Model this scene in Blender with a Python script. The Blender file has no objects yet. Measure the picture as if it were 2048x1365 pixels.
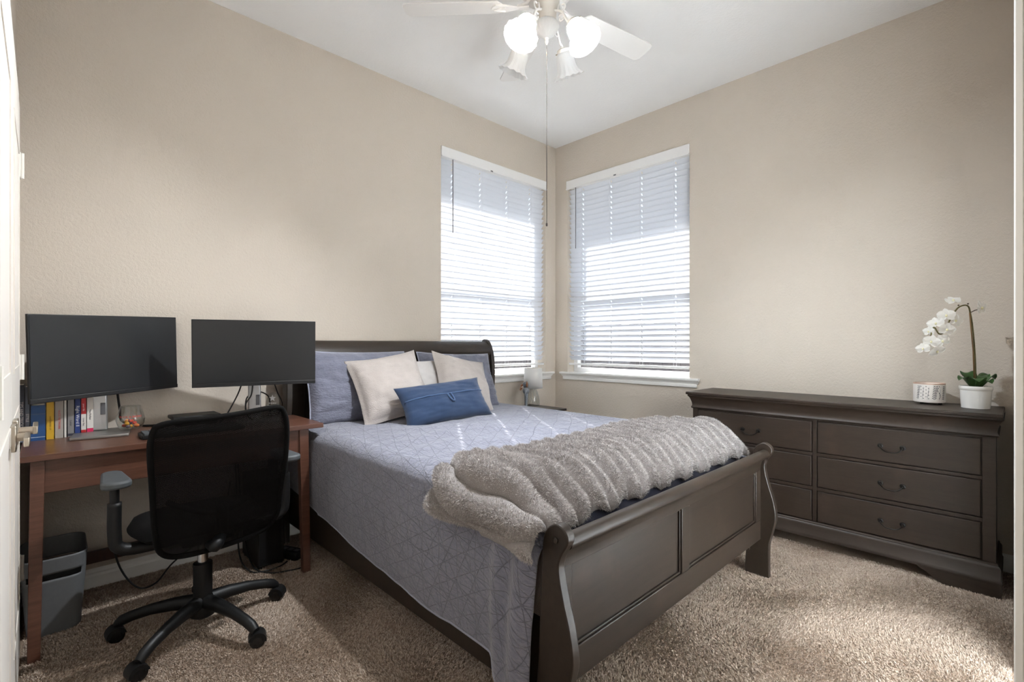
import bpy, bmesh, math, random
import numpy as np
from mathutils import Vector, Matrix, noise

# ------------------------------------------------------------------ camera, world, sun, exposure
scene = bpy.context.scene
COL = scene.collection
R = math.radians
F_PX = 971.0
cam_d = bpy.data.cameras.new('camera'); cam = bpy.data.objects.new('camera', cam_d); COL.objects.link(cam)
cam.location = (-3.550, -3.068, 1.165)
cam.rotation_euler = (R(90), 0, R(45.95 - 90))
cam_d.sensor_width = 36.0; cam_d.lens = F_PX / 2048 * 36.0
cam_d.shift_y = 6.5 / 2048; cam_d.clip_start = 0.005; cam_d.clip_end = 200
scene.camera = cam

world = bpy.data.worlds.new('world'); scene.world = world; world.use_nodes = True
bg = world.node_tree.nodes['Background']; bg.inputs[0].default_value = (0.74, 0.85, 1.0, 1); bg.inputs[1].default_value = 1.7

SUN_AZ = R(-125.3); SUN_EL = R(35)
sun_d = bpy.data.lights.new('sun', 'SUN'); sun_o = bpy.data.objects.new('sun', sun_d); COL.objects.link(sun_o)
sun_d.energy = 19.0; sun_d.angle = R(0.53); sun_d.color = (1.0, 0.96, 0.9)
sdir = Vector((math.cos(SUN_AZ) * math.cos(SUN_EL), math.sin(SUN_AZ) * math.cos(SUN_EL), -math.sin(SUN_EL)))
sun_o.rotation_euler = sdir.to_track_quat('-Z', 'Y').to_euler(); sun_o.location = (3, 4, 6)

vs = scene.view_settings
vs.view_transform = 'Standard'; vs.look = 'None'; vs.gamma = 1.0; vs.use_curve_mapping = False
vs.exposure = 0.44
BULB_W = 120.0
HALL_FILL_W = 720.0

# ------------------------------------------------------------------ materials
def lin(c):
    return tuple((v / 255 / 12.92) if v / 255 <= 0.04045 else ((v / 255 + 0.055) / 1.055) ** 2.4 for v in c) + (1.0,)
MATS = {}
class NT:
    def __init__(s, name):
        s.m = bpy.data.materials.new(name); s.m.use_nodes = True; s.t = s.m.node_tree; s.n = s.t.nodes
        s.b = s.n['Principled BSDF']; s.out = s.n['Material Output']; MATS[name] = s.m
    def new(s, typ, **kw):
        o = s.n.new('ShaderNode' + typ)
        for k, v in kw.items():
            if k.startswith('i_'): o.inputs[k[2:].replace('_', ' ')].default_value = v
            else: setattr(o, k, v)
        return o
    def link(s, a, b): s.t.links.new(a, b)
    def coord(s, kind='Object', scale=(1, 1, 1), rot=(0, 0, 0)):
        tc = s.new('TexCoord'); mp = s.new('Mapping'); s.link(tc.outputs[kind], mp.inputs[0])
        mp.inputs['Scale'].default_value = scale; mp.inputs['Rotation'].default_value = rot
        return mp.outputs[0]
    def noise(s, vec, scale, detail=4, rough=0.5):
        o = s.new('TexNoise'); s.link(vec, o.inputs['Vector']); o.inputs['Scale'].default_value = scale
        o.inputs['Detail'].default_value = detail; o.inputs['Roughness'].default_value = rough
        return o.outputs['Fac']
    def ramp(s, fac, stops):
        o = s.new('ValToRGB'); s.link(fac, o.inputs[0]); e = o.color_ramp.elements
        e[0].position, e[0].color = stops[0][0], stops[0][1]; e[1].position, e[1].color = stops[-1][0], stops[-1][1]
        for p, c in stops[1:-1]:
            x = e.new(p); x.color = c
        return o.outputs[0]
    def bump(s, h, strength, dist=0.01, prev=None):
        o = s.new('Bump'); o.inputs['Strength'].default_value = strength; o.inputs['Distance'].default_value = dist
        s.link(h, o.inputs['Height'])
        if prev is not None: s.link(prev, o.inputs['Normal'])
        return o.outputs[0]
    def math(s, op, a, b=None, c=None):
        o = s.new('Math', operation=op)
        for i, v in enumerate((a, b, c)):
            if v is None: continue
            if isinstance(v, (int, float)): o.inputs[i].default_value = v
            else: s.link(v, o.inputs[i])
        return o.outputs[0]
    def mix(s, fac, a, b, typ='MIX'):
        o = s.new('MixRGB', blend_type=typ)
        for i, v in enumerate((fac, a, b)):
            if isinstance(v, (int, float)): o.inputs[i].default_value = v
            elif isinstance(v, tuple): o.inputs[i].default_value = v
            else: s.link(v, o.inputs[i])
        return o.outputs[0]
    def base(s, v):
        if isinstance(v, tuple): s.b.inputs['Base Color'].default_value = v
        else: s.link(v, s.b.inputs['Base Color'])
    def set(s, rough=0.5, metal=0.0, spec=0.5, **kw):
        s.b.inputs['Roughness'].default_value = rough; s.b.inputs['Metallic'].default_value = metal
        s.b.inputs['Specular IOR Level'].default_value = spec
        for k, v in kw.items(): s.b.inputs[k.replace('_', ' ')].default_value = v
        return s
    def normal(s, v): s.link(v, s.b.inputs['Normal'])

def plain(name, c, rough=0.5, metal=0.0, spec=0.5, grain=0.0, gscale=80, **kw):
    n = NT(name); n.set(rough, metal, spec, **kw)
    col = lin(c)
    if grain > 0:
        f = n.noise(n.coord(), gscale, 5, 0.6)
        a = tuple(x * (1 - grain) for x in col[:3]) + (1,); b = tuple(min(1, x * (1 + grain)) for x in col[:3]) + (1,)
        n.base(n.ramp(f, [(0.3, a), (0.7, b)]))
    else: n.base(col)
    return n.m

def wall_mat(name, c, amp):
    n = NT(name); n.set(0.85, 0, 0.25); co = n.coord()
    f = n.noise(co, 3.0, 2); col = lin(c)
    n.base(n.ramp(f, [(0.3, tuple(x * 0.985 for x in col[:3]) + (1,)), (0.7, tuple(min(1, x * 1.015) for x in col[:3]) + (1,))]))
    h1 = n.noise(co, 70, 3, 0.55); h2 = n.noise(co, 190, 2)
    n.normal(n.bump(n.math('ADD', h1, n.math('MULTIPLY', h2, 0.4)), amp, 0.006))
wall_mat('wall_paint', (203, 193, 181), 0.5)
wall_mat('ceiling_paint', (243, 243, 243), 0.3)

def carpet_mat():
    n = NT('carpet'); n.set(0.95, 0, 0.1); co = n.coord()
    fine = n.noise(co, 260, 3, 0.7); mid = n.noise(co, 34, 4, 0.6); big = n.noise(co, 3.2, 4, 0.55)
    c1 = n.ramp(fine, [(0.32, lin((118, 98, 82))), (0.52, lin((176, 155, 137))), (0.72, lin((212, 194, 177)))])
    c2 = n.mix(n.math('MULTIPLY', mid, 0.45), c1, lin((150, 128, 110)))
    c3 = n.mix(n.ramp(big, [(0.42, (0, 0, 0, 1)), (0.62, (0.35, 0.35, 0.35, 1))]), c2, lin((148, 124, 104)))
    sp = n.noise(co, 9, 2, 0.5)
    c4 = n.mix(n.ramp(sp, [(0.735, (0, 0, 0, 1)), (0.77, (0.5, 0.5, 0.5, 1))]), c3, lin((95, 72, 56)))
    n.base(c4)
    h = n.math('ADD', n.math('MULTIPLY', fine, 1.0), n.math('MULTIPLY', mid, 0.9))
    n.normal(n.bump(h, 0.9, 0.012))
    return n
carpet_mat()

def wood_mat(name, dark, light, rough, scale=(1.2, 14, 14), bump=0.05, spec=0.5, wear=None):
    n = NT(name); n.set(rough, 0, spec); co = n.coord(scale=scale)
    f = n.noise(co, 3.5, 6, 0.62); g = n.noise(n.coord(scale=tuple(x * 6 for x in scale)), 5, 4, 0.6)
    c = n.ramp(n.math('ADD', n.math('MULTIPLY', f, 0.65), n.math('MULTIPLY', g, 0.35)), [(0.32, lin(dark)), (0.68, lin(light))])
    if wear:
        w = n.noise(n.coord(), 5, 4, 0.6)
        c = n.mix(n.ramp(w, [(0.56, (0, 0, 0, 1)), (0.7, (0.5, 0.5, 0.5, 1))]), c, lin(wear))
    n.base(c); n.normal(n.bump(g, bump, 0.002))
wood_mat('bed_wood', (34, 27, 21), (48, 39, 32), 0.38, spec=0.4, wear=(62, 49, 41))
wood_mat('dresser_wood', (36, 27, 21), (50, 40, 33), 0.42, scale=(14, 1.2, 14), spec=0.35, wear=(62, 48, 40))
wood_mat('night_wood', (44, 38, 36), (60, 53, 49), 0.35)
wood_mat('desk_wood', (72, 45, 35), (106, 71, 56), 0.3, scale=(1.0, 18, 18))
wood_mat('desk_wood_dark', (52, 29, 22), (74, 43, 33), 0.4, scale=(14, 14, 1.2))

plain('trim_white', (236, 235, 232), 0.42)
plain('door_white', (226, 220, 212), 0.45)
plain('vinyl_white', (240, 240, 240), 0.4)
plain('nickel', (196, 186, 172), 0.32, 1.0)
plain('hinge_white', (222, 218, 210), 0.4)
plain('black_plastic', (13, 13, 14), 0.5, 0, 0.35)
plain('black_gloss', (18, 18, 19), 0.25)
plain('grey_plastic', (72, 76, 79), 0.55, grain=0.12, gscale=60)
plain('bin_plastic', (100, 102, 104), 0.5, grain=0.04)
plain('bin_inner', (70, 72, 76), 0.6)
plain('cable_black', (16, 16, 17), 0.5)
plain('chrome', (200, 200, 200), 0.18, 1.0)
plain('silver', (190, 191, 193), 0.35, 0.85)
plain('base_silver', (150, 147, 144), 0.4, 0.8)
plain('screen', (30, 31, 33), 0.32, 0, 0.5, grain=0.05, gscale=5)
plain('bezel', (20, 20, 22), 0.45)
plain('pot_white', (238, 236, 232), 0.25)
plain('soil', (60, 46, 34), 0.95)
plain('print_dark', (70, 70, 74), 0.7)
plain('candle_cream', (238, 232, 226), 0.4)
plain('copper', (208, 176, 158), 0.4, 0.3)
plain('stem_green', (92, 84, 42), 0.6, grain=0.3, gscale=60)
plain('stem_brown', (124, 92, 56), 0.7)
plain('bud_dark', (74, 60, 48), 0.7)
plain('leaf_green', (58, 92, 46), 0.32, grain=0.35, gscale=14)
plain('petal_yellow', (232, 226, 188), 0.6)
plain('fan_white', (232, 230, 228), 0.4)
plain('fan_body', (206, 200, 192), 0.4)
plain('fan_screw', (110, 96, 80), 0.4, 0.8)
plain('chain_metal', (52, 45, 41), 0.7, 0, 0.2)
plain('stone_grey', (124, 130, 138), 0.75, grain=0.2, gscale=90)
plain('figure_brown', (142, 92, 58), 0.6, grain=0.25, gscale=90)
plain('ivory', (234, 228, 218), 0.5)
plain('wand_grey', (120, 118, 122), 0.4)
plain('cord_white', (226, 226, 230), 0.7)
plain('seat_fabric', (12, 11, 11), 0.95, 0, 0.15)
plain('red_book', (186, 48, 50), 0.5); plain('white_book', (222, 218, 212), 0.5); plain('pink_book', (206, 36, 88), 0.5)
plain('blue_book', (44, 84, 138), 0.45); plain('navy_book', (38, 58, 118), 0.45); plain('yellow_book', (214, 170, 48), 0.45)
plain('grey_book', (170, 164, 158), 0.5); plain('greyer_book', (140, 138, 138), 0.5); plain('slate_book', (104, 112, 128), 0.5); plain('paper', (226, 222, 212), 0.8)
plain('ink_white', (236, 236, 236), 0.6); plain('ink_dark', (62, 62, 76), 0.6); plain('ink_red', (206, 70, 66), 0.6); plain('ink_gold', (128, 98, 30), 0.6); plain('ink_blue', (36, 64, 118), 0.6)
plain('candy_yellow', (232, 168, 50), 0.35); plain('candy_red', (196, 66, 46), 0.35); plain('candy_grape', (88, 72, 96), 0.35); plain('candy_orange', (222, 120, 58), 0.35)
plain('lead_dark', (20, 17, 15), 0.35, 0.5); plain('acrylic_edge', (176, 178, 176), 0.2)
plain('lead', (96, 96, 100), 0.5)
plain('stucco', (196, 180, 162), 0.9, grain=0.08, gscale=40)
plain('outside_ground', (150, 142, 128), 0.95, grain=0.2, gscale=4)
plain('fence_wood', (112, 108, 110), 0.85, grain=0.2, gscale=12)
plain('soffit', (214, 206, 196), 0.8)

def fabric(name, c, var=0.08, wscale=500, bump=0.25, crease=0.0, sheen=0.3, weave=False, tint=None):
    n = NT(name); n.set(0.92, 0, 0.15, Sheen_Weight=sheen, Sheen_Roughness=0.5); co = n.coord(); col = lin(c)
    f = n.noise(co, 26, 5, 0.65); w = n.noise(co, wscale, 2, 0.6)
    t = n.math('ADD', n.math('MULTIPLY', f, 0.5), n.math('MULTIPLY', w, 0.5))
    n.base(n.ramp(t, [(0.3, tuple(x * (1 - var) for x in col[:3]) + (1,)), (0.7, tuple(min(1, x * (1 + var)) for x in col[:3]) + (1,))]))
    h = w
    if weave:
        wv = n.new('TexWave', wave_type='BANDS', bands_direction='Z'); n.link(n.coord(), wv.inputs['Vector'])
        wv.inputs['Scale'].default_value = 42; wv.inputs['Distortion'].default_value = 6; wv.inputs['Detail'].default_value = 2; wv.inputs['Detail Scale'].default_value = 3
        h = n.math('ADD', n.math('MULTIPLY', wv.outputs['Fac'], 0.8), n.math('MULTIPLY', w, 0.7))
    nn = n.bump(h, bump, 0.002)
    if crease > 0:
        cr = n.noise(n.coord(scale=(1, 1, 2.6)), 42, 4, 0.6)
        nn = n.bump(cr, crease, 0.008, nn)
    n.normal(nn)
    return n
fabric('cream_fabric', (174, 166, 161), 0.07, 420, 0.6, weave=True)
fabric('lumbar_blue', (40, 57, 84), 0.16, 900, 0.5)
fabric('lumbar_trim', (66, 88, 122), 0.12, 900, 0.4)
fabric('sham_fabric', (114, 116, 131), 0.16, 300, 0.5, crease=1.0)
fabric('sham_piping', (150, 153, 170), 0.1, 300, 0.3)
fabric('navy_fabric', (38, 42, 60), 0.15, 400, 0.4)
fabric('pillow_grey', (190, 186, 184), 0.05, 600, 0.2)

def quilt_mat():
    n = NT('quilt'); n.set(0.9, 0, 0.15, Sheen_Weight=0.35, Sheen_Roughness=0.5)
    acc = None
    for ang, sc, ph in ((12, 15.0, .1), (64, 15.0, .4), (118, 16.6, .7), (152, 13.4, .2), (91, 19.0, .55), (38, 11.4, .9), (76, 12.1, .33), (3, 10.7, .83)):
        tc = n.new('TexCoord'); mp = n.new('Mapping'); n.link(tc.outputs['UV'], mp.inputs[0]); mp.inputs['Rotation'].default_value = (0, 0, R(ang)); mp.inputs['Location'].default_value = (ph, 0, 0)
        sep = n.new('SeparateXYZ'); n.link(mp.outputs[0], sep.inputs[0])
        wob = n.noise(mp.outputs[0], 2.3, 2)
        x = n.math('ADD', n.math('MULTIPLY', sep.outputs[0], sc), n.math('MULTIPLY', wob, 0.7))
        fr = n.math('ABSOLUTE', n.math('SUBTRACT', n.math('FRACT', x), 0.5))
        ln = n.math('SMOOTH_MIN', n.math('DIVIDE', fr, 0.026), 1.0, 0.1)
        acc = ln if acc is None else n.math('MINIMUM', acc, ln)
    tc = n.new('TexCoord')
    mp = n.new('Mapping'); n.link(tc.outputs['UV'], mp.inputs[0]); mp.inputs['Scale'].default_value = (1, 2.2, 1)
    cr = n.noise(mp.outputs[0], 55, 4, 0.65); fi = n.noise(tc.outputs['UV'], 700, 2)
    t = n.math('ADD', n.math('MULTIPLY', cr, 0.6), n.math('MULTIPLY', fi, 0.4))
    c = n.ramp(t, [(0.32, lin((103, 105, 121))), (0.68, lin((140, 141, 154)))])
    c = n.mix(n.math('MULTIPLY', n.math('SUBTRACT', 1.0, acc), 0.55), c, lin((66, 66, 78)))
    n.base(c)
    nn = n.bump(acc, 0.6, 0.004); nn = n.bump(cr, 0.65, 0.007, nn); n.normal(nn)
quilt_mat()

def fur_mat():
    n = NT('fur'); n.set(0.8, 0, 0.2, Sheen_Weight=0.4, Sheen_Roughness=0.4)
    g = n.new('NewGeometry'); co = n.coord(); f = n.noise(co, 9, 3, 0.6)
    t = n.math('ADD', n.math('MULTIPLY', g.outputs['Random Per Island'], 0.45), n.math('MULTIPLY', f, 0.55))
    n.base(n.ramp(t, [(0.25, lin((148, 141, 139))), (0.5, lin((186, 180, 178))), (0.78, lin((212, 207, 205)))]))
fur_mat()
fabric('blanket_base', (136, 130, 128), 0.15, 300, 0.6)

def carpet_pile_mat():
    n = NT('carpet_pile'); n.set(0.95, 0, 0.1); g = n.new('NewGeometry'); co = n.coord()
    big = n.noise(co, 3.2, 4, 0.55); mid = n.noise(co, 30, 3)
    t = n.math('ADD', n.math('MULTIPLY', g.outputs['Random Per Island'], 0.6), n.math('ADD', n.math('MULTIPLY', big, 0.25), n.math('MULTIPLY', mid, 0.15)))
    n.base(n.ramp(t, [(0.15, lin((144, 127, 113))), (0.5, lin((184, 167, 152))), (0.85, lin((208, 194, 180)))]))
carpet_pile_mat()

def mix_shader(name, a_type, a_col, b_type, b_col, fac):
    n = NT(name); n.n.remove(n.b)
    A = n.new(a_type); A.inputs[0].default_value = a_col; B = n.new(b_type); B.inputs[0].default_value = b_col
    m = n.new('MixShader'); 
    if fac == 'fresnel':
        fr = n.new('LayerWeight'); fr.inputs['Blend'].default_value = 0.5; n.link(n.math('MULTIPLY_ADD', n.math('POWER', fr.outputs['Facing'], 4.0), 0.9, 0.05), m.inputs[0])
    else: m.inputs[0].default_value = fac
    n.link(A.outputs[0], m.inputs[1]); n.link(B.outputs[0], m.inputs[2]); n.link(m.outputs[0], n.out.inputs['Surface'])
    return n, A, B, m
mix_shader('slat_white', 'BsdfDiffuse', lin((232, 234, 238)), 'BsdfTranslucent', lin((244, 246, 250)), 0.34)
mix_shader('petal_white', 'BsdfDiffuse', lin((240, 238, 234)), 'BsdfTranslucent', lin((244, 242, 236)), 0.3)
mix_shader('lamp_shade', 'BsdfDiffuse', lin((240, 239, 238)), 'BsdfTranslucent', lin((240, 238, 234)), 0.3)
def glass_thin(name, col, rough, base_fac=None):
    n, A, B, m = mix_shader(name, 'BsdfTransparent', col, 'BsdfGlossy', (1, 1, 1, 1), 'fresnel'); B.inputs['Roughness'].default_value = rough
glass_thin('window_glass', (0.96, 0.97, 0.97, 1), 0.02)
glass_thin('clear_glass', (0.90, 0.91, 0.90, 1), 0.04)
glass_thin('acrylic', (0.93, 0.94, 0.94, 1), 0.05)
def frosted(name, col, tl):
    n, A, B, m = mix_shader(name, 'BsdfDiffuse', col, 'BsdfTranslucent', col, tl)
    wv = n.coord()
    h = n.noise(wv, 160, 2)
    bp = n.bump(h, 0.3, 0.002); n.link(bp, A.inputs['Normal'])
frosted('frosted_glass', lin((232, 232, 232)), 0.68)
frosted('frosted_lit_warm', lin((252, 246, 238)), 0.85)
frosted('frosted_lit_cool', lin((250, 250, 250)), 0.85)
def emit(name, col, s):
    n = NT(name); n.base(col); n.b.inputs['Emission Color'].default_value = col; n.b.inputs['Emission Strength'].default_value = s
emit('bulb_warm', (1, 0.72, 0.42, 1), 12); emit('bulb_cool', (1, 0.97, 0.93, 1), 12)

def mesh_mat():
    # woven black mesh: fine real-looking open weave, the holes let the desk show faintly
    n = NT('chair_mesh'); n.n.remove(n.b)
    d = n.new('BsdfDiffuse'); d.inputs[0].default_value = lin((23, 22, 22)); t = n.new('BsdfTransparent'); m = n.new('MixShader')
    tc = n.new('TexCoord'); mp = n.new('Mapping'); n.link(tc.outputs['UV'], mp.inputs[0]); mp.inputs['Scale'].default_value = (260, 260, 260)
    sep = n.new('SeparateXYZ'); n.link(mp.outputs[0], sep.inputs[0])
    a = n.math('ABSOLUTE', n.math('SUBTRACT', n.math('FRACT', n.math('ADD', sep.outputs[0], n.math('MULTIPLY', n.math('FLOOR', sep.outputs[1]), 0.5))), 0.5))
    b = n.math('ABSOLUTE', n.math('SUBTRACT', n.math('FRACT', sep.outputs[1]), 0.5))
    hole = n.math('MULTIPLY', n.math('LESS_THAN', a, 0.09), n.math('LESS_THAN', b, 0.11))
    n.link(hole, m.inputs[0]); n.link(d.outputs[0], m.inputs[1]); n.link(t.outputs[0], m.inputs[2]); n.link(m.outputs[0], n.out.inputs['Surface'])
mesh_mat()

# ------------------------------------------------------------------ geometry helpers
class G:
    def __init__(s): s.v = []; s.f = []; s.uv = None
    def add(s, v, f):
        o = len(s.v); s.v += [tuple(p) for p in v]; s.f += [tuple(i + o for i in q) for q in f]; return s
    def box(s, x0, x1, y0, y1, z0, z1):
        v = [(x, y, z) for x in (x0, x1) for y in (y0, y1) for z in (z0, z1)]
        return s.add(v, [(0, 1, 3, 2), (4, 6, 7, 5), (0, 4, 5, 1), (2, 3, 7, 6), (0, 2, 6, 4), (1, 5, 7, 3)])
    def hexa(s, b, t):  # bottom and top quads (ccw from above)
        return s.add(list(b) + list(t), [(3, 2, 1, 0), (4, 5, 6, 7), (0, 1, 5, 4), (1, 2, 6, 5), (2, 3, 7, 6), (3, 0, 4, 7)])
    def lathe(s, prof, n=32, c=(0, 0, 0), fn=None, caps=True, mat=None):
        v = []; f = []
        for j, (r, z) in enumerate(prof):
            for i in range(n):
                a = 2 * math.pi * i / n; rr, zz = (r, z) if fn is None else fn(r, z, a, j)
                p = Vector((rr * math.cos(a), rr * math.sin(a), zz))
                if mat is not None: p = mat @ p
                v.append((p.x + c[0], p.y + c[1], p.z + c[2]))
        for j in range(len(prof) - 1):
            for i in range(n):
                f.append((j * n + i, j * n + (i + 1) % n, (j + 1) * n + (i + 1) % n, (j + 1) * n + i))
        if caps:
            f.append(tuple(range(n - 1, -1, -1))); f.append(tuple((len(prof) - 1) * n + i for i in range(n)))
        return s.add(v, f)
    def tube(s, pts, r, n=8, closed=False):
        P = [Vector(p) for p in pts]; m = len(P); rs = r if isinstance(r, (list, tuple)) else [r] * m
        T = [((P[min(i + 1, m - 1)] - P[max(i - 1, 0)])).normalized() for i in range(m)]
        up = Vector((0, 0, 1)) if abs(T[0].z) < 0.9 else Vector((1, 0, 0))
        N = T[0].cross(up).normalized(); v = []; f = []
        for i in range(m):
            N = (N - T[i] * N.dot(T[i])).normalized(); B = T[i].cross(N)
            for k in range(n):
                a = 2 * math.pi * k / n; q = P[i] + (N * math.cos(a) + B * math.sin(a)) * rs[i]; v.append(tuple(q))
        for i in range(m - 1):
            for k in range(n): f.append((i * n + k, i * n + (k + 1) % n, (i + 1) * n + (k + 1) % n, (i + 1) * n + k))
        f.append(tuple(range(n - 1, -1, -1))); f.append(tuple((m - 1) * n + k for k in range(n)))
        return s.add(v, f)
    def prism(s, poly, axis, a0, a1):
        # poly: 2d points in the two other axes (order kept: x->(y,z), y->(x,z), z->(x,y))
        def P(p, a): return (a, p[0], p[1]) if axis == 'x' else ((p[0], a, p[1]) if axis == 'y' else (p[0], p[1], a))
        n = len(poly); v = [P(p, a0) for p in poly] + [P(p, a1) for p in poly]
        f = [tuple(range(n)), tuple(range(2 * n - 1, n - 1, -1))] + [(i, i + n, (i + 1) % n + n, (i + 1) % n) for i in range(n)]
        return s.add(v, f)
    def sphere(s, c, r, nu=14, nv=9, sc=(1, 1, 1)):
        v = [(c[0], c[1], c[2] + r * sc[2])]; f = []
        for j in range(1, nv):
            t = math.pi * j / nv
            for i in range(nu):
                a = 2 * math.pi * i / nu
                v.append((c[0] + r * sc[0] * math.sin(t) * math.cos(a), c[1] + r * sc[1] * math.sin(t) * math.sin(a), c[2] + r * sc[2] * math.cos(t)))
        v.append((c[0], c[1], c[2] - r * sc[2])); L = len(v) - 1
        for i in range(nu):
            f.append((0, 1 + i, 1 + (i + 1) % nu)); f.append((L, L - nu + (i + 1) % nu, L - nu + i))
            for j in range(nv - 2): f.append((1 + j * nu + i, 1 + (j + 1) * nu + i, 1 + (j + 1) * nu + (i + 1) % nu, 1 + j * nu + (i + 1) % nu))
        return s.add(v, f)
    def grid(s, fn, nu, nv, uvfn=None):
        o = len(s.v)
        for j in range(nv + 1):
            for i in range(nu + 1): s.v.append(tuple(fn(i / nu, j / nv)))
        for j in range(nv):
            for i in range(nu):
                a = o + j * (nu + 1) + i; s.f.append((a, a + 1, a + nu + 2, a + nu + 1))
        if uvfn:
            s.uv = [uvfn(i / nu, j / nv) for j in range(nv + 1) for i in range(nu + 1)]
        return s
    def xf(s, M):
        s.v = [tuple(M @ Vector(p)) for p in s.v]; return s
    def build(s, name, mat, parent=None, smooth=30, bevel=0.0, seg=2, solid=0.0, subsurf=0):
        me = bpy.data.meshes.new(name); me.from_pydata(s.v, [], s.f); me.update()
        bm = bmesh.new(); bm.from_mesh(me); bmesh.ops.recalc_face_normals(bm, faces=bm.faces); bm.to_mesh(me); bm.free()
        if s.uv:
            l = me.uv_layers.new(name='UVMap')
            for lp in me.loops: l.data[lp.index].uv = s.uv[lp.vertex_index]
        return obj(name, me, mat, parent, smooth, bevel, seg, solid, subsurf)

def obj(name, me, mat, parent=None, smooth=30, bevel=0.0, seg=2, solid=0.0, subsurf=0):
    if mat: me.materials.append(MATS[mat])
    o = bpy.data.objects.new(name, me); COL.objects.link(o)
    if smooth:
        for p in me.polygons: p.use_smooth = True
        if smooth < 180: me.set_sharp_from_angle(angle=R(smooth))
    if solid:
        m = o.modifiers.new('solid', 'SOLIDIFY'); m.thickness = solid; m.offset = 0
    if bevel:
        m = o.modifiers.new('bevel', 'BEVEL'); m.width = bevel; m.segments = seg; m.limit_method = 'ANGLE'; m.angle_limit = R(40); m.harden_normals = False
    if subsurf:
        m = o.modifiers.new('sub', 'SUBSURF'); m.levels = subsurf; m.render_levels = subsurf
    if parent is not None:
        o.parent = parent; o.matrix_parent_inverse = Matrix.Identity(4)
    return o
def tag(o, label=None, cat=None, group=None, kind=None):
    if label: o['label'] = label
    if cat: o['category'] = cat
    if group: o['group'] = group
    if kind: o['kind'] = kind
    return o
def thing(name, label, cat, loc=(0, 0, 0), rz=0.0, group=None):
    o = bpy.data.objects.new(name, None); COL.objects.link(o); o.location = loc; o.rotation_euler = (0, 0, rz); o.empty_display_size = 0.05
    return tag(o, label, cat, group)
def struct(name, g, mat, **kw): return tag(g.build(name, mat, **kw), kind='structure')
def rel(root):  # world -> root frame
    return (Matrix.Translation(root.location) @ root.rotation_euler.to_matrix().to_4x4()).inverted()
def W(g, root): return g.xf(rel(root))
def boxg(*a): return G().box(*a)
def spline(pts, n=8):
    P = [Vector(p) for p in pts]; out = []
    for i in range(len(P) - 1):
        p0, p1, p2, p3 = P[max(i - 1, 0)], P[i], P[i + 1], P[min(i + 2, len(P) - 1)]
        for k in range(n):
            t = k / n; out.append(0.5 * ((2 * p1) + (p2 - p0) * t + (2 * p0 - 5 * p1 + 4 * p2 - p3) * t * t + (3 * p1 - p0 - 3 * p2 + p3) * t ** 3))
    out.append(P[-1]); return out
def fbm(x, y, z=0.0, o=4): return noise.fractal(Vector((x, y, z)), 0.9, 2.1, o)
def text_geo(body, size, M, extr=0.0004):
    cu = bpy.data.curves.new('t', 'FONT'); cu.body = body; cu.size = size; cu.align_x = 'CENTER'; cu.align_y = 'CENTER'; cu.extrude = extr; cu.resolution_u = 2
    o = bpy.data.objects.new('t', cu); COL.objects.link(o); dg = bpy.context.evaluated_depsgraph_get(); me = o.evaluated_get(dg).to_mesh()
    g = G(); g.add([M @ v.co for v in me.vertices], [tuple(p.vertices) for p in me.polygons]); o.evaluated_get(dg).to_mesh_clear()
    bpy.data.objects.remove(o); bpy.data.curves.remove(cu); return g

# ------------------------------------------------------------------ the room
XC, YD, H, WT = -3.632, -3.084, 3.05, 0.15
AX0, AX1 = -1.343, -0.143          # opening in the back wall
BY0, BY1 = -1.347, -0.149          # opening in the right wall
WZ0, WZ1 = 0.89, 2.692
struct('floor', boxg(XC - WT, WT, YD - WT, WT, -0.1, 0), 'carpet', smooth=0)
struct('ceiling', boxg(XC - WT, WT, YD - WT, WT, H, H + 0.1), 'ceiling_paint', smooth=0)
struct('wall_back', G().box(XC - WT, AX0, 0, WT, 0, H).box(AX1, WT, 0, WT, 0, H).box(AX0, AX1, 0, WT, 0, WZ0).box(AX0, AX1, 0, WT, WZ1, H), 'wall_paint', smooth=0)
struct('wall_right', G().box(0, WT, YD - WT, BY0, 0, H).box(0, WT, BY1, 0, 0, H).box(0, WT, BY0, BY1, 0, WZ0).box(0, WT, BY0, BY1, WZ1, H), 'wall_paint', smooth=0)
struct('wall_left', boxg(XC - WT, XC, YD, 0, 0, H), 'wall_paint', smooth=0)
OX0, OX1, OZ = -1.91, -1.07, 2.04    # open doorway to the hallway, beside the camera
struct('wall_front', G().box(XC - WT, OX0, YD - WT, YD, 0, H).box(OX1, WT, YD - WT, YD, 0, H).box(OX0, OX1, YD - WT, YD, OZ, H), 'wall_paint', smooth=0)
HY = YD - WT - 1.5  # unseen hallway with white surfaces, added to bounce fill light into the room
struct('floor_hall', boxg(-3.2, 0.2, HY - 0.1, YD - WT, -0.1, 0), 'ceiling_paint', smooth=0)
struct('ceiling_hall', boxg(-3.2, 0.2, HY - 0.1, YD - WT, 2.75, 2.85), 'ceiling_paint', smooth=0)
struct('wall_hall_far', boxg(-3.2, 0.2, HY - 0.1, HY, 0, 2.75), 'ceiling_paint', smooth=0)
struct('wall_hall_left', boxg(-3.3, -3.2, HY - 0.1, YD - WT, 0, 2.75), 'ceiling_paint', smooth=0)
struct('wall_hall_right', boxg(0.2, 0.3, HY - 0.1, YD - WT, 0, 2.75), 'ceiling_paint', smooth=0)
hl = thing('hall_fill_lamp', 'added unseen fill lamp on the hallway ceiling outside the doorway', 'lamp', (-3.06, YD - WT - 0.13, 2.75))  # lamp added out of view to brighten the bedroom through the doorway
G().lathe([(0.12, 0.0), (0.12, -0.02), (0.11, -0.03)], 40).build('rim', 'fan_white', hl, smooth=40)
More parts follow.
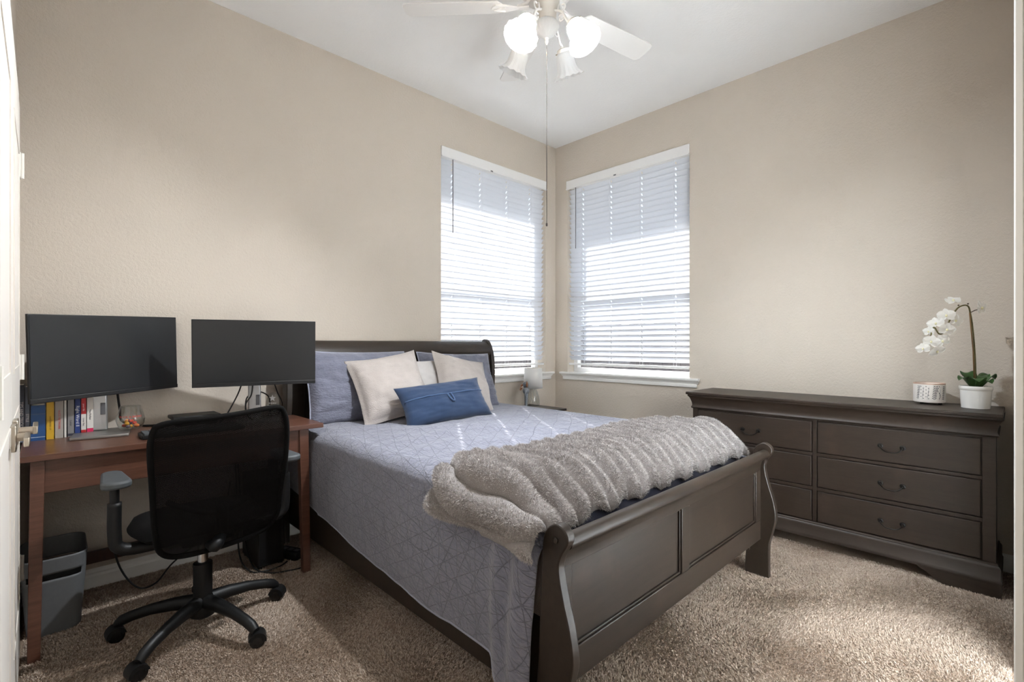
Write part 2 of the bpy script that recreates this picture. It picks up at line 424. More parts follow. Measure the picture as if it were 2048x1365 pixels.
G().lathe([(0.11, -0.03), (0.095, -0.05), (0.05, -0.065), (0.001, -0.07)], 40, caps=False).build('diffuser', 'bulb_cool', hl, smooth=60)
hd_ = bpy.data.lights.new('hall_fill_light', 'AREA'); hd_.shape = 'DISK'; hd_.size = 0.2; hd_.energy = HALL_FILL_W; hd_.color = (0.84, 0.93, 1.0)
ho_ = bpy.data.objects.new('hall_fill_light', hd_); COL.objects.link(ho_); ho_.parent = hl; ho_.location = (0, 0, -0.085)
def base_prof(o, s): # (offset from wall, z)
    return [(o, 0), (o + s * 0.014, 0), (o + s * 0.014, 0.055), (o + s * 0.010, 0.066), (o + s * 0.010, 0.074), (o + s * 0.004, 0.09), (o, 0.09)]
struct('baseboard_back', G().prism(base_prof(0, -1), 'x', XC, 0), 'trim_white', smooth=0)
struct('baseboard_right', G().prism(base_prof(0, -1), 'y', YD, 0), 'trim_white', smooth=0)
struct('baseboard_left', G().prism(base_prof(XC, 1), 'y', -0.43, 0), 'trim_white', smooth=0)
# closet double door in the left wall
def casing(name, pts): struct(name, pts, 'trim_white', bevel=0.003)
casing('trim_1', G().box(XC, XC + 0.018, -0.50, -0.435, 0, 2.12).box(XC, XC + 0.018, -1.92, -0.50, 2.05, 2.12).box(XC, XC + 0.018, -1.92, -1.855, 0, 2.05))
def closet_leaf(name, y0, y1, hy, rdir, prj):
    d = struct(name, boxg(XC + 0.001, XC + 0.022, y0, y1, 0.012, 2.045), 'door_white', bevel=0.002)
    for z0, z1 in ((0.25, 0.95), (1.08, 1.85)):
        g = G()
        ya, yb = y0 + 0.11, y1 - 0.11
        for a, b, c, e in ((ya, yb, z0, z0 + 0.012), (ya, yb, z1 - 0.012, z1), (ya, ya + 0.012, z0 + 0.012, z1 - 0.012), (yb - 0.012, yb, z0 + 0.012, z1 - 0.012)):
            g.box(XC + 0.0215, XC + 0.0245, a, b, c, e)
        g.build('panel_moulding', 'door_white', d, smooth=0)
    for z in (0.33, 1.08, 1.83):
        yy = hy; s = 1 if hy > y1 - 0.01 else -1
        h = G().box(XC + 0.0185, XC + 0.0245, yy - 0.02, yy + 0.02, z - 0.047, z + 0.047).build('hinge', 'hinge_white', d, bevel=0.002)
        W(G().tube([(XC + 0.028, yy, z - 0.047), (XC + 0.028, yy, z + 0.047)], 0.006, 10), h).build('hinge_pin', 'hinge_white', h)
    ly = y1 - 0.06 if rdir < 0 else y0 + 0.06
    x = XC + 0.022
    l = G().box(x, x + 0.012, ly - 0.034, ly + 0.034, 0.884, 0.952).build('lever_handle', 'nickel', d, bevel=0.003)
    G().tube([(x + 0.012, ly, 0.918), (x + prj, ly, 0.918)], 0.011, 12).build('shaft', 'nickel', l)
    G().box(x + prj, x + prj + 0.011, min(ly - 0.011, ly + rdir * 0.11), max(ly + 0.011, ly + rdir * 0.11), 0.907, 0.929).build('lever_arm', 'nickel', l, bevel=0.002)
    return d
closet_leaf('door_1', -1.166, -0.502, -0.497, 1, 0.040)
closet_leaf('door_2', -1.838, -1.174, -1.845, -1, 0.026)
# door in the front wall, at the right edge of the view
yf = YD + 0.0158
casing('trim_2', G().box(-1.07, -1.0, YD, yf, 0, 2.11).box(-1.98, -1.07, YD, yf, 2.04, 2.11).box(-1.98, -1.91, YD, yf, 0, 2.04))
struct('trim_5', G().box(OX0, OX0 + 0.015, YD - WT, YD, 0, OZ).box(OX1 - 0.015, OX1, YD - WT, YD, 0, OZ).box(OX0 + 0.015, OX1 - 0.015, YD - WT, YD, OZ - 0.015, OZ), 'trim_white', smooth=0)
struct('baseboard_front', G().prism(base_prof(YD, 1), 'x', -1.0, 0), 'trim_white', smooth=0)

# windows
CORD_A = (-1.216, -0.923, -0.619, -0.327); CORD_B = (-1.218, -0.917, -0.615, -0.309)
def window(idx, side):
    lo, hi = (AX0, AX1) if side == 'A' else (BY0, BY1)
    def b(g, u0, u1, d0, d1, z0, z1):
        return g.box(u0, u1, d0, d1, z0, z1) if side == 'A' else g.box(d0, d1, u0, u1, z0, z1)
    d0, d1, fw = 0.095, 0.145, 0.045
    g = G(); b(g, lo, lo + fw, d0, d1, WZ0, WZ1); b(g, hi - fw, hi, d0, d1, WZ0, WZ1); b(g, lo + fw, hi - fw, d0, d1, WZ0, WZ0 + fw + 0.01); b(g, lo + fw, hi - fw, d0, d1, WZ1 - fw, WZ1)
    w = struct('window_%d' % idx, g, 'vinyl_white', bevel=0.003)
    g = G(); b(g, lo + fw, hi - fw, d0 + 0.005, d1 - 0.01, 1.585, 1.635); g.build('meeting_rail', 'vinyl_white', w, bevel=0.003)
    for z0, z1 in ((WZ0 + fw + 0.01, 1.585), (1.635, WZ1 - fw)):
        g = G(); b(g, lo + fw, hi - fw, d0 + 0.022, d0 + 0.026, z0, z1); g.build('pane', 'window_glass', w, smooth=0)
    # stool and apron
    s0, s1 = lo - 0.085, hi + 0.085
    if side == 'A': s1 = hi + 0.09
    else: s1 = hi + 0.07
    prof = [(0.0, 0.862), (-0.012, 0.862), (-0.014, 0.872), (-0.02, 0.884), (-0.034, 0.886), (-0.038, 0.892), (-0.038, 0.9), (-0.034, 0.906), (0.0, 0.906)]
    g = G()
    n = len(prof); v = []
    for e, sg in ((s0, 1), (s1, -1)):
        for d, z in prof:
            inset = (1 - min(1, abs(d) / 0.034)) * 0.0 + (0.018 * (0.886 - z) / 0.024 if z < 0.886 else 0)
            u = e + sg * inset; v.append((u, d, z) if side == 'A' else (d, u, z))
    g.add(v, [tuple(range(n)), tuple(range(2 * n - 1, n - 1, -1))] + [(i, i + n, (i + 1) % n + n, (i + 1) % n) for i in range(n)])
    b(g, lo, hi, -0.0, d0, WZ0, 0.906)
    g2 = G(); b(g2, s0 + 0.024, s1 - 0.024, -0.017, 0, 0.835, 0.862); 
    st = struct('trim_%d' % (idx + 2), g, 'trim_white', smooth=0); g2.build('apron', 'trim_white', st, bevel=0.006)
    # blind
    nm = ('white horizontal slat blind on the window behind the bed headboard', 'white horizontal slat blind on the window beside the long dresser')[side == 'B']
    bl = thing('window_blind', nm, 'blind', (0, 0, 0), 0, 'horizontal window blinds')
    cords = CORD_A if side == 'A' else CORD_B
    a0, a1 = lo + 0.008, hi - 0.008
    g = G(); b(g, lo - 0.004, hi + 0.004, -0.016, -0.004, 2.620, 2.694); 
    va = g.build('valance', 'vinyl_white', bl, bevel=0.003)
    g = G(); b(g, lo - 0.004, hi + 0.004, -0.022, -0.004, 2.612, 2.6215); g.build('valance_lip', 'vinyl_white', va, bevel=0.002)
    m = lo + 0.42 * (hi - lo) if side == 'A' else lo + 0.55 * (hi - lo)
    g = G(); b(g, m - 0.012, m + 0.012, -0.0235, -0.021, 2.613, 2.623); g.build('valance_clip', 'lead', va, smooth=0)
    g = G(); b(g, a0, a1, 0.006, 0.056, 2.63, 2.672); g.build('headrail', 'vinyl_white', bl, smooth=0)
    # slat mesh, shared
    us = [a0]
    for c in sorted(cords): us += [c - 0.005, c + 0.005]
    us.append(a1); wv = [-0.025, -0.010, 0.010, 0.025]; cz = [0.0, 0.0022, 0.0022, 0.0]
    bm = bmesh.new(); rows = []
    t = R(50)
    for j in range(4):
        row = []
        for u in us:
            x, z = wv[j], cz[j]
            dd = x * math.cos(t) + z * math.sin(t); zz = -x * math.sin(t) + z * math.cos(t)
            row.append(bm.verts.new((u, dd, zz) if side == 'A' else (dd, u, zz)))
        rows.append(row)
    for j in range(3):
        for i in range(len(us) - 1):
            if j == 1 and i % 2 == 1: continue
            bm.faces.new((rows[j][i], rows[j][i + 1], rows[j + 1][i + 1], rows[j + 1][i]))
    bmesh.ops.recalc_face_normals(bm, faces=bm.faces); bmesh.ops.solidify(bm, geom=bm.faces[:], thickness=0.0024)
    me = bpy.data.meshes.new('slat'); bm.to_mesh(me); bm.free(); me.materials.append(MATS['slat_white'])
    for k in range(35):
        o = bpy.data.objects.new('slat', me); COL.objects.link(o); o.parent = bl
        z = 2.592 - k * 0.0457
        o.location = (0, 0.034, z) if side == 'A' else (0.034, 0, z)
    g = G(); b(g, a0, a1, 0.010, 0.058, 0.972, 0.990); g.build('bottom_rail', 'vinyl_white', bl, bevel=0.004)
    for c in cords:
        g = G()
        for dp in (0.012, 0.056):
            p = [(c + 0.006, dp, 0.985), (c + 0.006, dp, 2.63)] if side == 'A' else [(dp, c + 0.006, 0.985), (dp, c + 0.006, 2.63)]
            g.tube(p, 0.0008, 5)
        g.build('ladder_cord', 'cord_white', bl)
    wu = -1.238 if side == 'A' else -0.256
    p = [(wu, -0.012, 2.612), (wu, -0.012, 2.04)] if side == 'A' else [(-0.012, wu, 2.612), (-0.012, wu, 2.05)]
    G().tube(p, 0.004, 8).build('tilt_wand', 'wand_grey', bl)
window(1, 'A'); window(2, 'B')

# outside: eaves, ground, fence
struct('roof_eave_back', boxg(-6, 0.68, WT, 0.68, 2.82, 2.95), 'soffit', smooth=0)
struct('roof_eave_right', boxg(WT, 0.68, -6, WT, 2.82, 2.95), 'soffit', smooth=0)
struct('ground', boxg(-25, 25, WT + 0.01, 25, -0.45, -0.3).box(WT + 0.01, 25, -25, WT + 0.01, -0.45, -0.3), 'outside_ground', smooth=0)
def fence(label, ax, pos, a0, a1):
    fn = thing('board_fence', label, 'fence', (0, 0, 0))
    n = int((a1 - a0) / 0.15)
    def mk(u0, u1, d0, d1, z0, z1): return boxg(u0, u1, d0, d1, z0, z1) if ax == 'x' else boxg(d0, d1, u0, u1, z0, z1)
    proto = mk(0, 0.142, 0, 0.02, -0.3, 1.5).build('board', 'fence_wood', fn, smooth=0)
    for k in range(n):
        o = proto if k == 0 else proto.copy()
        if k: COL.objects.link(o)
        u = a0 + k * 0.15; dz = random.Random(k).uniform(-0.015, 0.015)
        o.location = (u, pos, dz) if ax == 'x' else (pos, u, dz)
    mk(a0, a1, pos + 0.02, pos + 0.06, 1.1, 1.19).build('rail', 'fence_wood', fn, smooth=0)
fence('grey board fence outside the window behind the bed', 'x', 3.2, -4.0, 3.2)
fence('grey board fence outside the window beside the dresser', 'y', 3.4, -4.5, 3.0)
scene.cycles.use_denoising = True
scene.cycles.max_bounces = 10; scene.cycles.diffuse_bounces = 6; scene.cycles.transparent_max_bounces = 16
scene.cycles.caustics_reflective = False; scene.cycles.caustics_refractive = False

# ------------------------------------------------------------------ carpet pile on the floor in view
def blades(name, roots, normals, length, width, rng, tilt, mat, parent, comb=(0, 0, 0)):
    n = len(roots)
    d = normals + rng.normal(0, tilt, (n, 3)) + np.asarray(comb); d /= np.linalg.norm(d, axis=1, keepdims=True)
    s = np.cross(d, rng.normal(0, 1, (n, 3))); s /= np.linalg.norm(s, axis=1, keepdims=True)
    L = (length * rng.uniform(0.6, 1.15, n))[:, None]; w = width * rng.uniform(0.7, 1.3, n)[:, None]
    d2 = d + rng.normal(0, tilt, (n, 3)) + np.asarray(comb); d2 /= np.linalg.norm(d2, axis=1, keepdims=True)
    m = roots + d * L * 0.55; tip = m + d2 * L * 0.45
    V = np.stack([roots - s * w, roots + s * w, m + s * w * 0.8, m - s * w * 0.8, tip], 1).reshape(-1, 3)
    me = bpy.data.meshes.new(name); me.vertices.add(5 * n); me.vertices.foreach_set('co', V.astype(np.float32).ravel())
    b = np.arange(n)[:, None] * 5
    loops = np.concatenate([b + np.array([0, 1, 2, 3]), b + np.array([3, 2, 4])], 1).ravel()
    me.loops.add(7 * n); me.loops.foreach_set('vertex_index', loops.astype(np.int32))
    me.polygons.add(2 * n); st = (np.arange(n)[:, None] * 7 + np.array([0, 4])).ravel(); me.polygons.foreach_set('loop_start', st.astype(np.int32))
    me.update(calc_edges=True); me.validate()
    o = obj(name, me, mat, parent, smooth=0); o['kind'] = 'stuff'; return o
rng = np.random.default_rng(11)
cand = np.stack([rng.uniform(XC + 0.03, -0.02, 900000), rng.uniform(YD + 0.02, -0.016, 900000)], 1)
fwd = (cand[:, 0] + 3.55) * math.cos(R(45.95)) + (cand[:, 1] + 3.068) * math.sin(R(45.95))
keep = (fwd > 1.5) & ~((cand[:, 0] > -2.35) & (cand[:, 0] < -1.05) & (cand[:, 1] > -1.9)) & ~((cand[:, 0] > -0.36) & (cand[:, 1] < -1.6) & (cand[:, 1] > -2.98)) & ~((cand[:, 0] > -0.9) & (cand[:, 1] > -1.3))
cand = cand[keep][:400000]
roots = np.concatenate([cand, np.zeros((len(cand), 1))], 1); nrm = np.tile(np.array([0, 0, 1.0]), (len(cand), 1))
lay = 0.5 * np.stack([np.sin(cand[:, 0] * 9 + 2 * np.sin(cand[:, 1] * 5)), np.sin(cand[:, 1] * 8 + 2 * np.sin(cand[:, 0] * 6)), np.zeros(len(cand))], 1)
blades('carpet_pile', roots, nrm, 0.0095, 0.0016, rng, 0.40, 'carpet_pile', bpy.data.objects['floor'], lay)

# ------------------------------------------------------------------ bed
BL, BR = -2.54, -0.93
bed = thing('sleigh_bed', 'dark wood sleigh bed with curved headboard and panelled footboard', 'bed', (-1.735, -1.15, 0))
def curve2(pts, n=6):
    return [(p.x, p.y) for p in spline([(a, b, 0) for a, b in pts], n)]
# footboard
fb = W(G().prism([(-2.185, 0.535)] + curve2([(-2.186, 0.556), (-2.195, 0.582), (-2.212, 0.594), (-2.227, 0.606), (-2.229, 0.622), (-2.216, 0.636), (-2.197, 0.638), (-2.183, 0.626), (-2.172, 0.60), (-2.160, 0.565)], 5) + [(-2.155, 0.535)], 'x', BL + 0.03, BR - 0.03), bed).build('footboard', 'bed_wood', bed, smooth=40)
W(boxg(BL + 0.03, BR - 0.03, -2.185, -2.155, 0.187, 0.285), bed).build('bottom_rail', 'bed_wood', fb, bevel=0.003)
for x0, x1 in ((BL + 0.03, -2.455), (-1.79, -1.725), (-1.02, BR - 0.03)):
    W(boxg(x0, x1, -2.185, -2.155, 0.285, 0.535), bed).build('stile', 'bed_wood', fb, bevel=0.003)
for x0, x1 in ((-2.455, -1.79), (-1.725, -1.02)):
    W(boxg(x0, x1, -2.172, -2.158, 0.285, 0.535), bed).build('inset_panel', 'bed_wood', fb, smooth=0)
    g = G(); e = 0.008
    for a, b, c, d in ((x0, x1, 0.285, 0.285 + e), (x0, x1, 0.535 - e, 0.535), (x0, x0 + e, 0.285 + e, 0.535 - e), (x1 - e, x1, 0.285 + e, 0.535 - e)): g.box(a, b, -2.179, -2.171, c, d)
    W(g, bed).build('panel_bead', 'bed_wood', fb, bevel=0.002)
prof_f = curve2([(-2.222, 0.0), (-2.222, 0.10), (-2.224, 0.17), (-2.240, 0.235), (-2.255, 0.31), (-2.244, 0.39), (-2.220, 0.47), (-2.204, 0.545), (-2.212, 0.585), (-2.236, 0.625), (-2.234, 0.652), (-2.205, 0.672), (-2.172, 0.660), (-2.150, 0.625), (-2.144, 0.56), (-2.138, 0.45), (-2.128, 0.25), (-2.112, 0.10), (-2.110, 0.0)], 4)
for x0, x1, px in ((BL, BL + 0.032, BL - 0.002), (BR - 0.032, BR, BR + 0.002)):
    p = W(G().prism(prof_f, 'x', x0, x1), bed).build('foot_post', 'bed_wood', bed, smooth=40, bevel=0.004)
    W(G().sphere((px, -2.196, 0.628), 0.009, 12, 8, (0.45, 1, 1)), bed).build('wood_plug', 'bed_wood', p)
# headboard
prof_h = curve2([(-0.115, 0.0), (-0.125, 0.3), (-0.15, 0.62), (-0.163, 0.85), (-0.163, 1.0), (-0.150, 1.09), (-0.118, 1.168), (-0.075, 1.204), (-0.040, 1.195), (-0.026, 1.155), (-0.045, 1.11), (-0.075, 1.03), (-0.09, 0.9), (-0.085, 0.6), (-0.06, 0.3), (-0.05, 0.0)], 5)
for x0, x1 in ((BL, BL + 0.034), (BR - 0.034, BR)):
    W(G().prism(prof_h, 'x', x0, x1), bed).build('head_post', 'bed_wood', bed, smooth=40, bevel=0.004)
hb = W(G().prism(curve2([(-0.146, 1.085), (-0.150, 1.11), (-0.137, 1.14), (-0.112, 1.168), (-0.08, 1.187), (-0.05, 1.183), (-0.034, 1.155), (-0.05, 1.11), (-0.085, 1.06)], 6) + [(-0.10, 1.06), (-0.135, 1.07)], 'x', BL + 0.034, BR - 0.034), bed).build('headboard', 'bed_wood', bed, smooth=40)
W(boxg(BL + 0.034, BR - 0.034, -0.142, -0.10, 1.0, 1.075), bed).build('top_rail', 'bed_wood', hb, bevel=0.003)
W(boxg(BL + 0.034, BR - 0.034, -0.142, -0.10, 0.30, 0.52), bed).build('bottom_rail', 'bed_wood', hb, bevel=0.003)
for x0, x1 in ((BL + 0.034, -2.43), (-1.775, -1.695), (-1.04, BR - 0.034)):
    W(boxg(x0, x1, -0.142, -0.10, 0.52, 1.0), bed).build('stile', 'bed_wood', hb, bevel=0.003)
for x0, x1 in ((-2.43, -1.775), (-1.695, -1.04)):
    W(boxg(x0, x1, -0.128, -0.105, 0.52, 1.0), bed).build('inset_panel', 'bed_wood', hb, smooth=0)
for x0, x1 in ((-2.515, -2.49), (-0.98, -0.955)):
    W(boxg(x0, x1, -2.135, -0.12, 0.12, 0.36), bed).build('side_rail', 'bed_wood', bed, bevel=0.003)

# ------------------------------------------------------------------ quilt
QZ = 0.70
def sm(a, b, x):
    t = max(0.0, min(1.0, (x - a) / (b - a))); return t * t * (3 - 2 * t)
def hem_l(y):
    pts = [(-0.16, 0.36), (-0.34, 0.345), (-0.75, 0.285), (-1.1, 0.245), (-1.35, 0.223), (-1.7, 0.205), (-1.93, 0.20), (-1.985, 0.15), (-2.02, 0.06), (-2.14, 0.05)]
    for (a, h0), (b, h1) in zip(pts, pts[1:]):
        if b <= y <= a: return h0 + (h1 - h0) * (a - y) / (a - b)
    return pts[0][1] if y > pts[0][0] else pts[-1][1]
def quilt_point(u, v):
    y = -0.165 - v * 1.955
    # arc length across: left hem -> left top edge -> right top edge -> right hem
    rise = 0.02 * math.exp(-((y + 0.9) / 0.5) ** 2)
    foot = sm(-1.95, -2.11, y)
    zt = QZ + 0.005 - 0.11 * foot * foot
    rr = 0.07
    xl, xr = -2.535, -0.925
    hl = min(hem_l(y), zt - 0.1); hr = 0.30
    Ll = (zt - rr) - hl; La = rr * math.pi / 2; Lt = (xr - xl) - 2 * rr; Lr = (zt - rr) - hr
    if u < 0.30:
        t = u / 0.30; z = hl + Ll * t; flare = (1 - t)
        x = xl - 0.012 * math.sin(t * math.pi) - 0.004 * flare
        n = fbm(y * 3.0, z * 2.0, 1.7) * 0.010 + 0.008 * math.sin(y * 11 + z * 2) * flare
        k = sm(-1.88, -2.06, y); x -= 0.035 * k * (0.35 + 0.65 * flare) + 0.016 * k * math.sin((y + 2.1) * 60)
        if y > -0.62: n = min(n, 0) * 0.3
        p = [x - max(n, -0.004), y, z]
        if y > -0.62: p[0] = max(p[0], -2.545)
        arc = t * Ll - Ll
    elif u < 0.36:
        t = (u - 0.30) / 0.06; a = t * math.pi / 2
        p = [xl + rr - rr * math.cos(a), y, zt - rr + rr * math.sin(a)]
        w = fbm(y * 5, 4.2) * 0.010 * math.sin(a); p[2] += w
        arc = t * La
    elif u < 0.80:
        t = (u - 0.36) / 0.44; x = xl + rr + Lt * t
        wr = fbm(x * 2.2, y * 2.2, 3.1) * 0.012 + fbm(x * 6 + 4, y * 9, 7.7, 3) * 0.005 + 0.006 * math.sin(x * 8 + y * 14 + 2 * fbm(x * 2, y * 2)) * math.exp(-((y + 0.95) / 0.4) ** 2 - ((x + 1.9) / 0.5) ** 2)
        p = [x, max(y, -2.082), zt + wr + rise * math.sin(math.pi * t) - (0.25 * sm(-2.06, -2.12, y) if 0.02 < t < 0.98 else 0)]
        arc = La + Lt * t
    elif u < 0.86:
        t = (u - 0.80) / 0.06; a = t * math.pi / 2
        p = [xr - rr + rr * math.sin(a), y, zt - rr + rr * math.cos(a)]
        arc = La + Lt + La * t
    else:
        t = (u - 0.86) / 0.14; z = zt - rr - Lr * t
        p = [xr + 0.006 + 0.008 * math.sin(y * 12) * t, y, z]
        arc = 2 * La + Lt + Lr * t
    return p, (y, arc)
qt = thing('quilt', 'slate blue crinkle stitched quilt spread over the bed', 'quilt', (-1.735, -1.15, 0.05))
NU, NV = 150, 190
cache = {}
def qp(u, v):
    k = (round(u, 6), round(v, 6))
    if k not in cache: cache[k] = quilt_point(u, v)
    return cache[k]
W(G().grid(lambda u, v: qp(u, v)[0], NU, NV, lambda u, v: qp(u, v)[1]), qt).build('quilt_cover', 'quilt', qt, smooth=180, solid=0.007)
g = G(); g.tube([(quilt_point(0, j / 120)[0]) for j in range(121)], 0.006, 6); W(g, qt).build('hem_binding', 'sham_piping', qt, smooth=180)
# dark navy strip across the bed foot, behind the footboard
W(G().grid(lambda u, v: (-2.47 + 1.48 * u, -2.098 - 0.004 * math.sin(u * 30) + 0.012 * (v < .1), 0.625 - 0.32 * v), 40, 12), qt).build('foot_strip', 'navy_fabric', qt, smooth=180, solid=0.006)

# ------------------------------------------------------------------ pillows
def pillow(name, label, cat, c, w, h, t, yaw, pitch, roll, mat, flange=0.0, pinch=0.06, seed=0, n=34, wr=0.006, group=None, piping=None, sag=0.0):
    root = thing(name, label, cat, c, 0, group)
    M = Matrix.Rotation(R(yaw), 4, 'Z') @ Matrix.Rotation(R(pitch), 4, 'X') @ Matrix.Rotation(R(roll), 4, 'Y')
    def pt(u, v, s):
        a, b = 2 * u - 1, 2 * v - 1
        # concave edges, pointed corners
        ka = 1 - pinch * (1 - b * b); 
        x = a * w / 2 * (1 - pinch * (1 - b * b) * abs(a) ** 1.5); z = b * h / 2 * (1 - pinch * (1 - a * a) * abs(b) ** 1.5)
        fa = max(0.0, 1 - (abs(a) / (1 - 2 * flange / w)) ** 2.4); fb_ = max(0.0, 1 - (abs(b) / (1 - 2 * flange / h)) ** 2.4)
        th = t / 2 * (fa * fb_) ** 0.42 * (1 - 0.12 * b)
        nz = fbm(a * 1.6 + seed, b * 1.6, seed * 3.1 + s) * wr * 1.5 + fbm(a * 4 + seed, b * 7, seed + s * 2, 3) * wr
        y = -s * (th + 0.002) + (nz * min(1, th / 0.03)) + 0.004 * fbm(a * 2, b * 2, seed + 9)
        z -= sag * (1 - b * b) * 0 + sag * (1 - abs(a)) * (b < 0) * abs(b)
        return M @ Vector((x, y, z))
    g = G(); g.grid(lambda u, v: pt(u, v, 1), n, n)
    o = len(g.v); g.grid(lambda u, v: pt(u, v, -1), n, n)
    # close the rim
    N1 = n + 1; ring = [i for i in range(N1)] + [j * N1 + n for j in range(1, N1)] + [n * N1 + i for i in range(n - 1, -1, -1)] + [j * N1 for j in range(n - 1, 0, -1)]
    for i in range(len(ring)):
        a, b = ring[i], ring[(i + 1) % len(ring)]; g.f.append((a, b, b + o, a + o))
    g.build('cover', mat, root, smooth=180)
    if piping:
        loop = [M @ Vector((p.x, p.y, p.z)) for p in [M.inverted() @ Vector(g.v[i]) for i in ring]]
        G().tube(loop + loop[:2], 0.0045, 6).build('piping', piping, root, smooth=180)
    if flange > 0:
        # stitched flange line
        q = []
        k = 2 * flange / w
        for i in range(25): q.append(pt(k / 2 + (1 - k) * i / 24, k / 2, 1))
        for i in range(1, 25): q.append(pt(1 - k / 2, k / 2 + (1 - k) * i / 24, 1))
        for i in range(1, 25): q.append(pt(1 - k / 2 - (1 - k) * i / 24, 1 - k / 2, 1))
        for i in range(1, 25): q.append(pt(k / 2, 1 - k / 2 - (1 - k) * i / 24, 1))
        G().tube(q, 0.0022, 5).build('flange_seam', mat, root, smooth=180)
    return root, M, pt
pillow('sham_pillow', 'crinkled blue grey pillow sham leaning at the headboard end nearest the desk', 'pillow', (-2.13, -0.262, 0.905), 0.70, 0.45, 0.16, 3, -18, 1, 'sham_fabric', pinch=0.05, seed=1.3, wr=0.014, piping='sham_piping', group='blue grey pillow shams')
pillow('sham_pillow', 'crinkled blue grey pillow sham at the headboard end nearest the window', 'pillow', (-1.37, -0.262, 0.895), 0.62, 0.44, 0.15, -4, -22, 2, 'sham_fabric', pinch=0.06, seed=5.3, wr=0.014, piping='sham_piping', group='blue grey pillow shams')
pillow('bed_pillow', 'plain light grey pillow showing between the two cream cushions', 'pillow', (-1.72, -0.35, 0.875), 0.42, 0.40, 0.12, 0, -25, 0, 'pillow_grey', pinch=0.05, seed=8.8)
pillow('throw_cushion', 'cream woven square cushion with flange, leaning on the sham near the desk', 'cushion', (-2.035, -0.452, 0.910), 0.445, 0.445, 0.155, -16, -33, -10, 'cream_fabric', flange=0.02, pinch=0.075, seed=2.2, group='cream woven cushions')
pillow('throw_cushion', 'cream woven square cushion with flange, leaning on the sham near the window', 'cushion', (-1.470, -0.440, 0.895), 0.445, 0.445, 0.155, 4, -33, 14, 'cream_fabric', flange=0.02, pinch=0.075, seed=3.7, group='cream woven cushions')
lum, LM, lpt = pillow('lumbar_cushion', 'small denim blue lumbar cushion with loop closure at front of pillows', 'cushion', (-1.826, -0.711, 0.820), 0.573, 0.265, 0.125, -9, -33, -5, 'lumbar_blue', pinch=0.07, seed=6.1, wr=0.004)
seam = [lpt(0.02 + 0.96 * i / 40, 0.60, 1) + LM @ Vector((0, -0.002, 0)) for i in range(41)]
G().tube(seam, 0.004, 6).build('flap_edge', 'lumbar_trim', lum, smooth=180)
lp = lpt(0.52, 0.60, 1); loopp = [lp + LM @ Vector(q) for q in ((-0.012, -0.004, 0.0), (-0.010, -0.012, -0.03), (0.0, -0.018, -0.055), (0.012, -0.014, -0.052), (0.014, -0.010, -0.03), (0.010, -0.004, 0.0))]
G().tube(spline(loopp, 5), 0.0045, 8).build('loop', 'lumbar_trim', lum, smooth=180)

# ------------------------------------------------------------------ fur throw
def throw_pt(u, v):
    # u: across the bed from the hanging left end to the right end; v: head side -> foot side
    S = u * 1.735                       # arc length across
    hang = 0.035
    wob = 0.018 * math.sin(u * 21) + 0.02 * fbm(u * 5, 3.3)
    y0 = -1.635 + wob * 0.6 - 0.02 * sm(0.0, 0.15, u) + 0.05 * (1 - sm(0, .12, u)) * -1
    y0 -= 0.30 * sm(0.84, 1.0, u) ** 1.5
    y1 = -2.092 + 0.010 * math.sin(u * 60)
    if u < 0.16: y1 = -2.105 - 0.03 * (1 - u / .16)
    y = y0 + (y1 - y0) * v
    rr = 0.085; xl = -2.552
    foot = sm(-1.90, -2.11, y)
    zt = QZ + 0.010 - 0.115 * foot * foot * sm(0.0, 0.12, u)
    La = rr * math.pi / 2
    if S < hang:
        t = S / hang
        x, z, nx, nz = xl - 0.012 * math.sin(t * 3.14), zt - rr - (hang - S) * (0.9 + 0.6 * v), -1.0, 0.15
    elif S < hang + La:
        a = (S - hang) / rr; x, z, nx, nz = xl + rr - rr * math.cos(a), zt - rr + rr * math.sin(a), -math.cos(a), math.sin(a)
    else:
        x, z, nx, nz = xl + rr + (S - hang - La), zt, 0.0, 1.0
        e = sm(0.93, 1.0, u); z -= 0.03 * e * e
    # ridges run head-to-foot
    ph = S / 0.078 + 0.30 * fbm(S * 3.0, y * 2.2, 5.0) + 0.30 * math.sin(v * 3.0 + S * 4) * (1 + 1.2 * (u < .3)) + v * 0.5
    rdg = abs(math.sin(math.pi * ph)) ** 0.7
    throw_pt.ridge = rdg
    th = 0.005 + 0.045 * rdg + 0.010 * fbm(S * 4, y * 5, 1.0)
    ev = min(v, 1 - v) / 0.05; eu = min(u, 1 - u) / 0.02
    edge = min(1.0, max(0.0, ev)) ** 0.5 * min(1.0, max(0.0, eu)) ** 0.5
    if u < 0.22:  # lumpy folds where the throw gathers at the left edge
        k = 1 - sm(0.08, 0.22, u); th += k * (0.018 * math.sin(y * 17 + S * 9) + 0.02)
    th *= 0.35 + 0.65 * edge
    ny = -0.75 * foot
    return Vector((x + nx * th, y + ny * th * 0.6, z + nz * th - 0.012 * (v > 0.5) * (1 - edge)))
tw = thing('fur_throw', 'ridged pale grey faux fur throw laid across the foot of the bed', 'blanket', (-1.75, -1.9, 0.6))
TU, TV = 420, 90
TP = np.zeros((TV + 1, TU + 1, 3)); RD = np.zeros((TV + 1, TU + 1))
for j in range(TV + 1):
    for i in range(TU + 1):
        TP[j, i] = throw_pt(i / TU, j / TV); RD[j, i] = throw_pt.ridge
g = G(); org = np.array(tw.location)
g.v = [tuple(p) for p in (TP.reshape(-1, 3) - org)]
for j in range(TV):
    for i in range(TU):
        a = j * (TU + 1) + i; g.f.append((a, a + 1, a + TU + 2, a + TU + 1))
g.build('throw_cloth', 'blanket_base', tw, smooth=180, solid=0.012)
rng = np.random.default_rng(3)
NF = 330000
fi = rng.uniform(0, TU - 1e-3, NF); fj = rng.uniform(0, TV - 1e-3, NF)
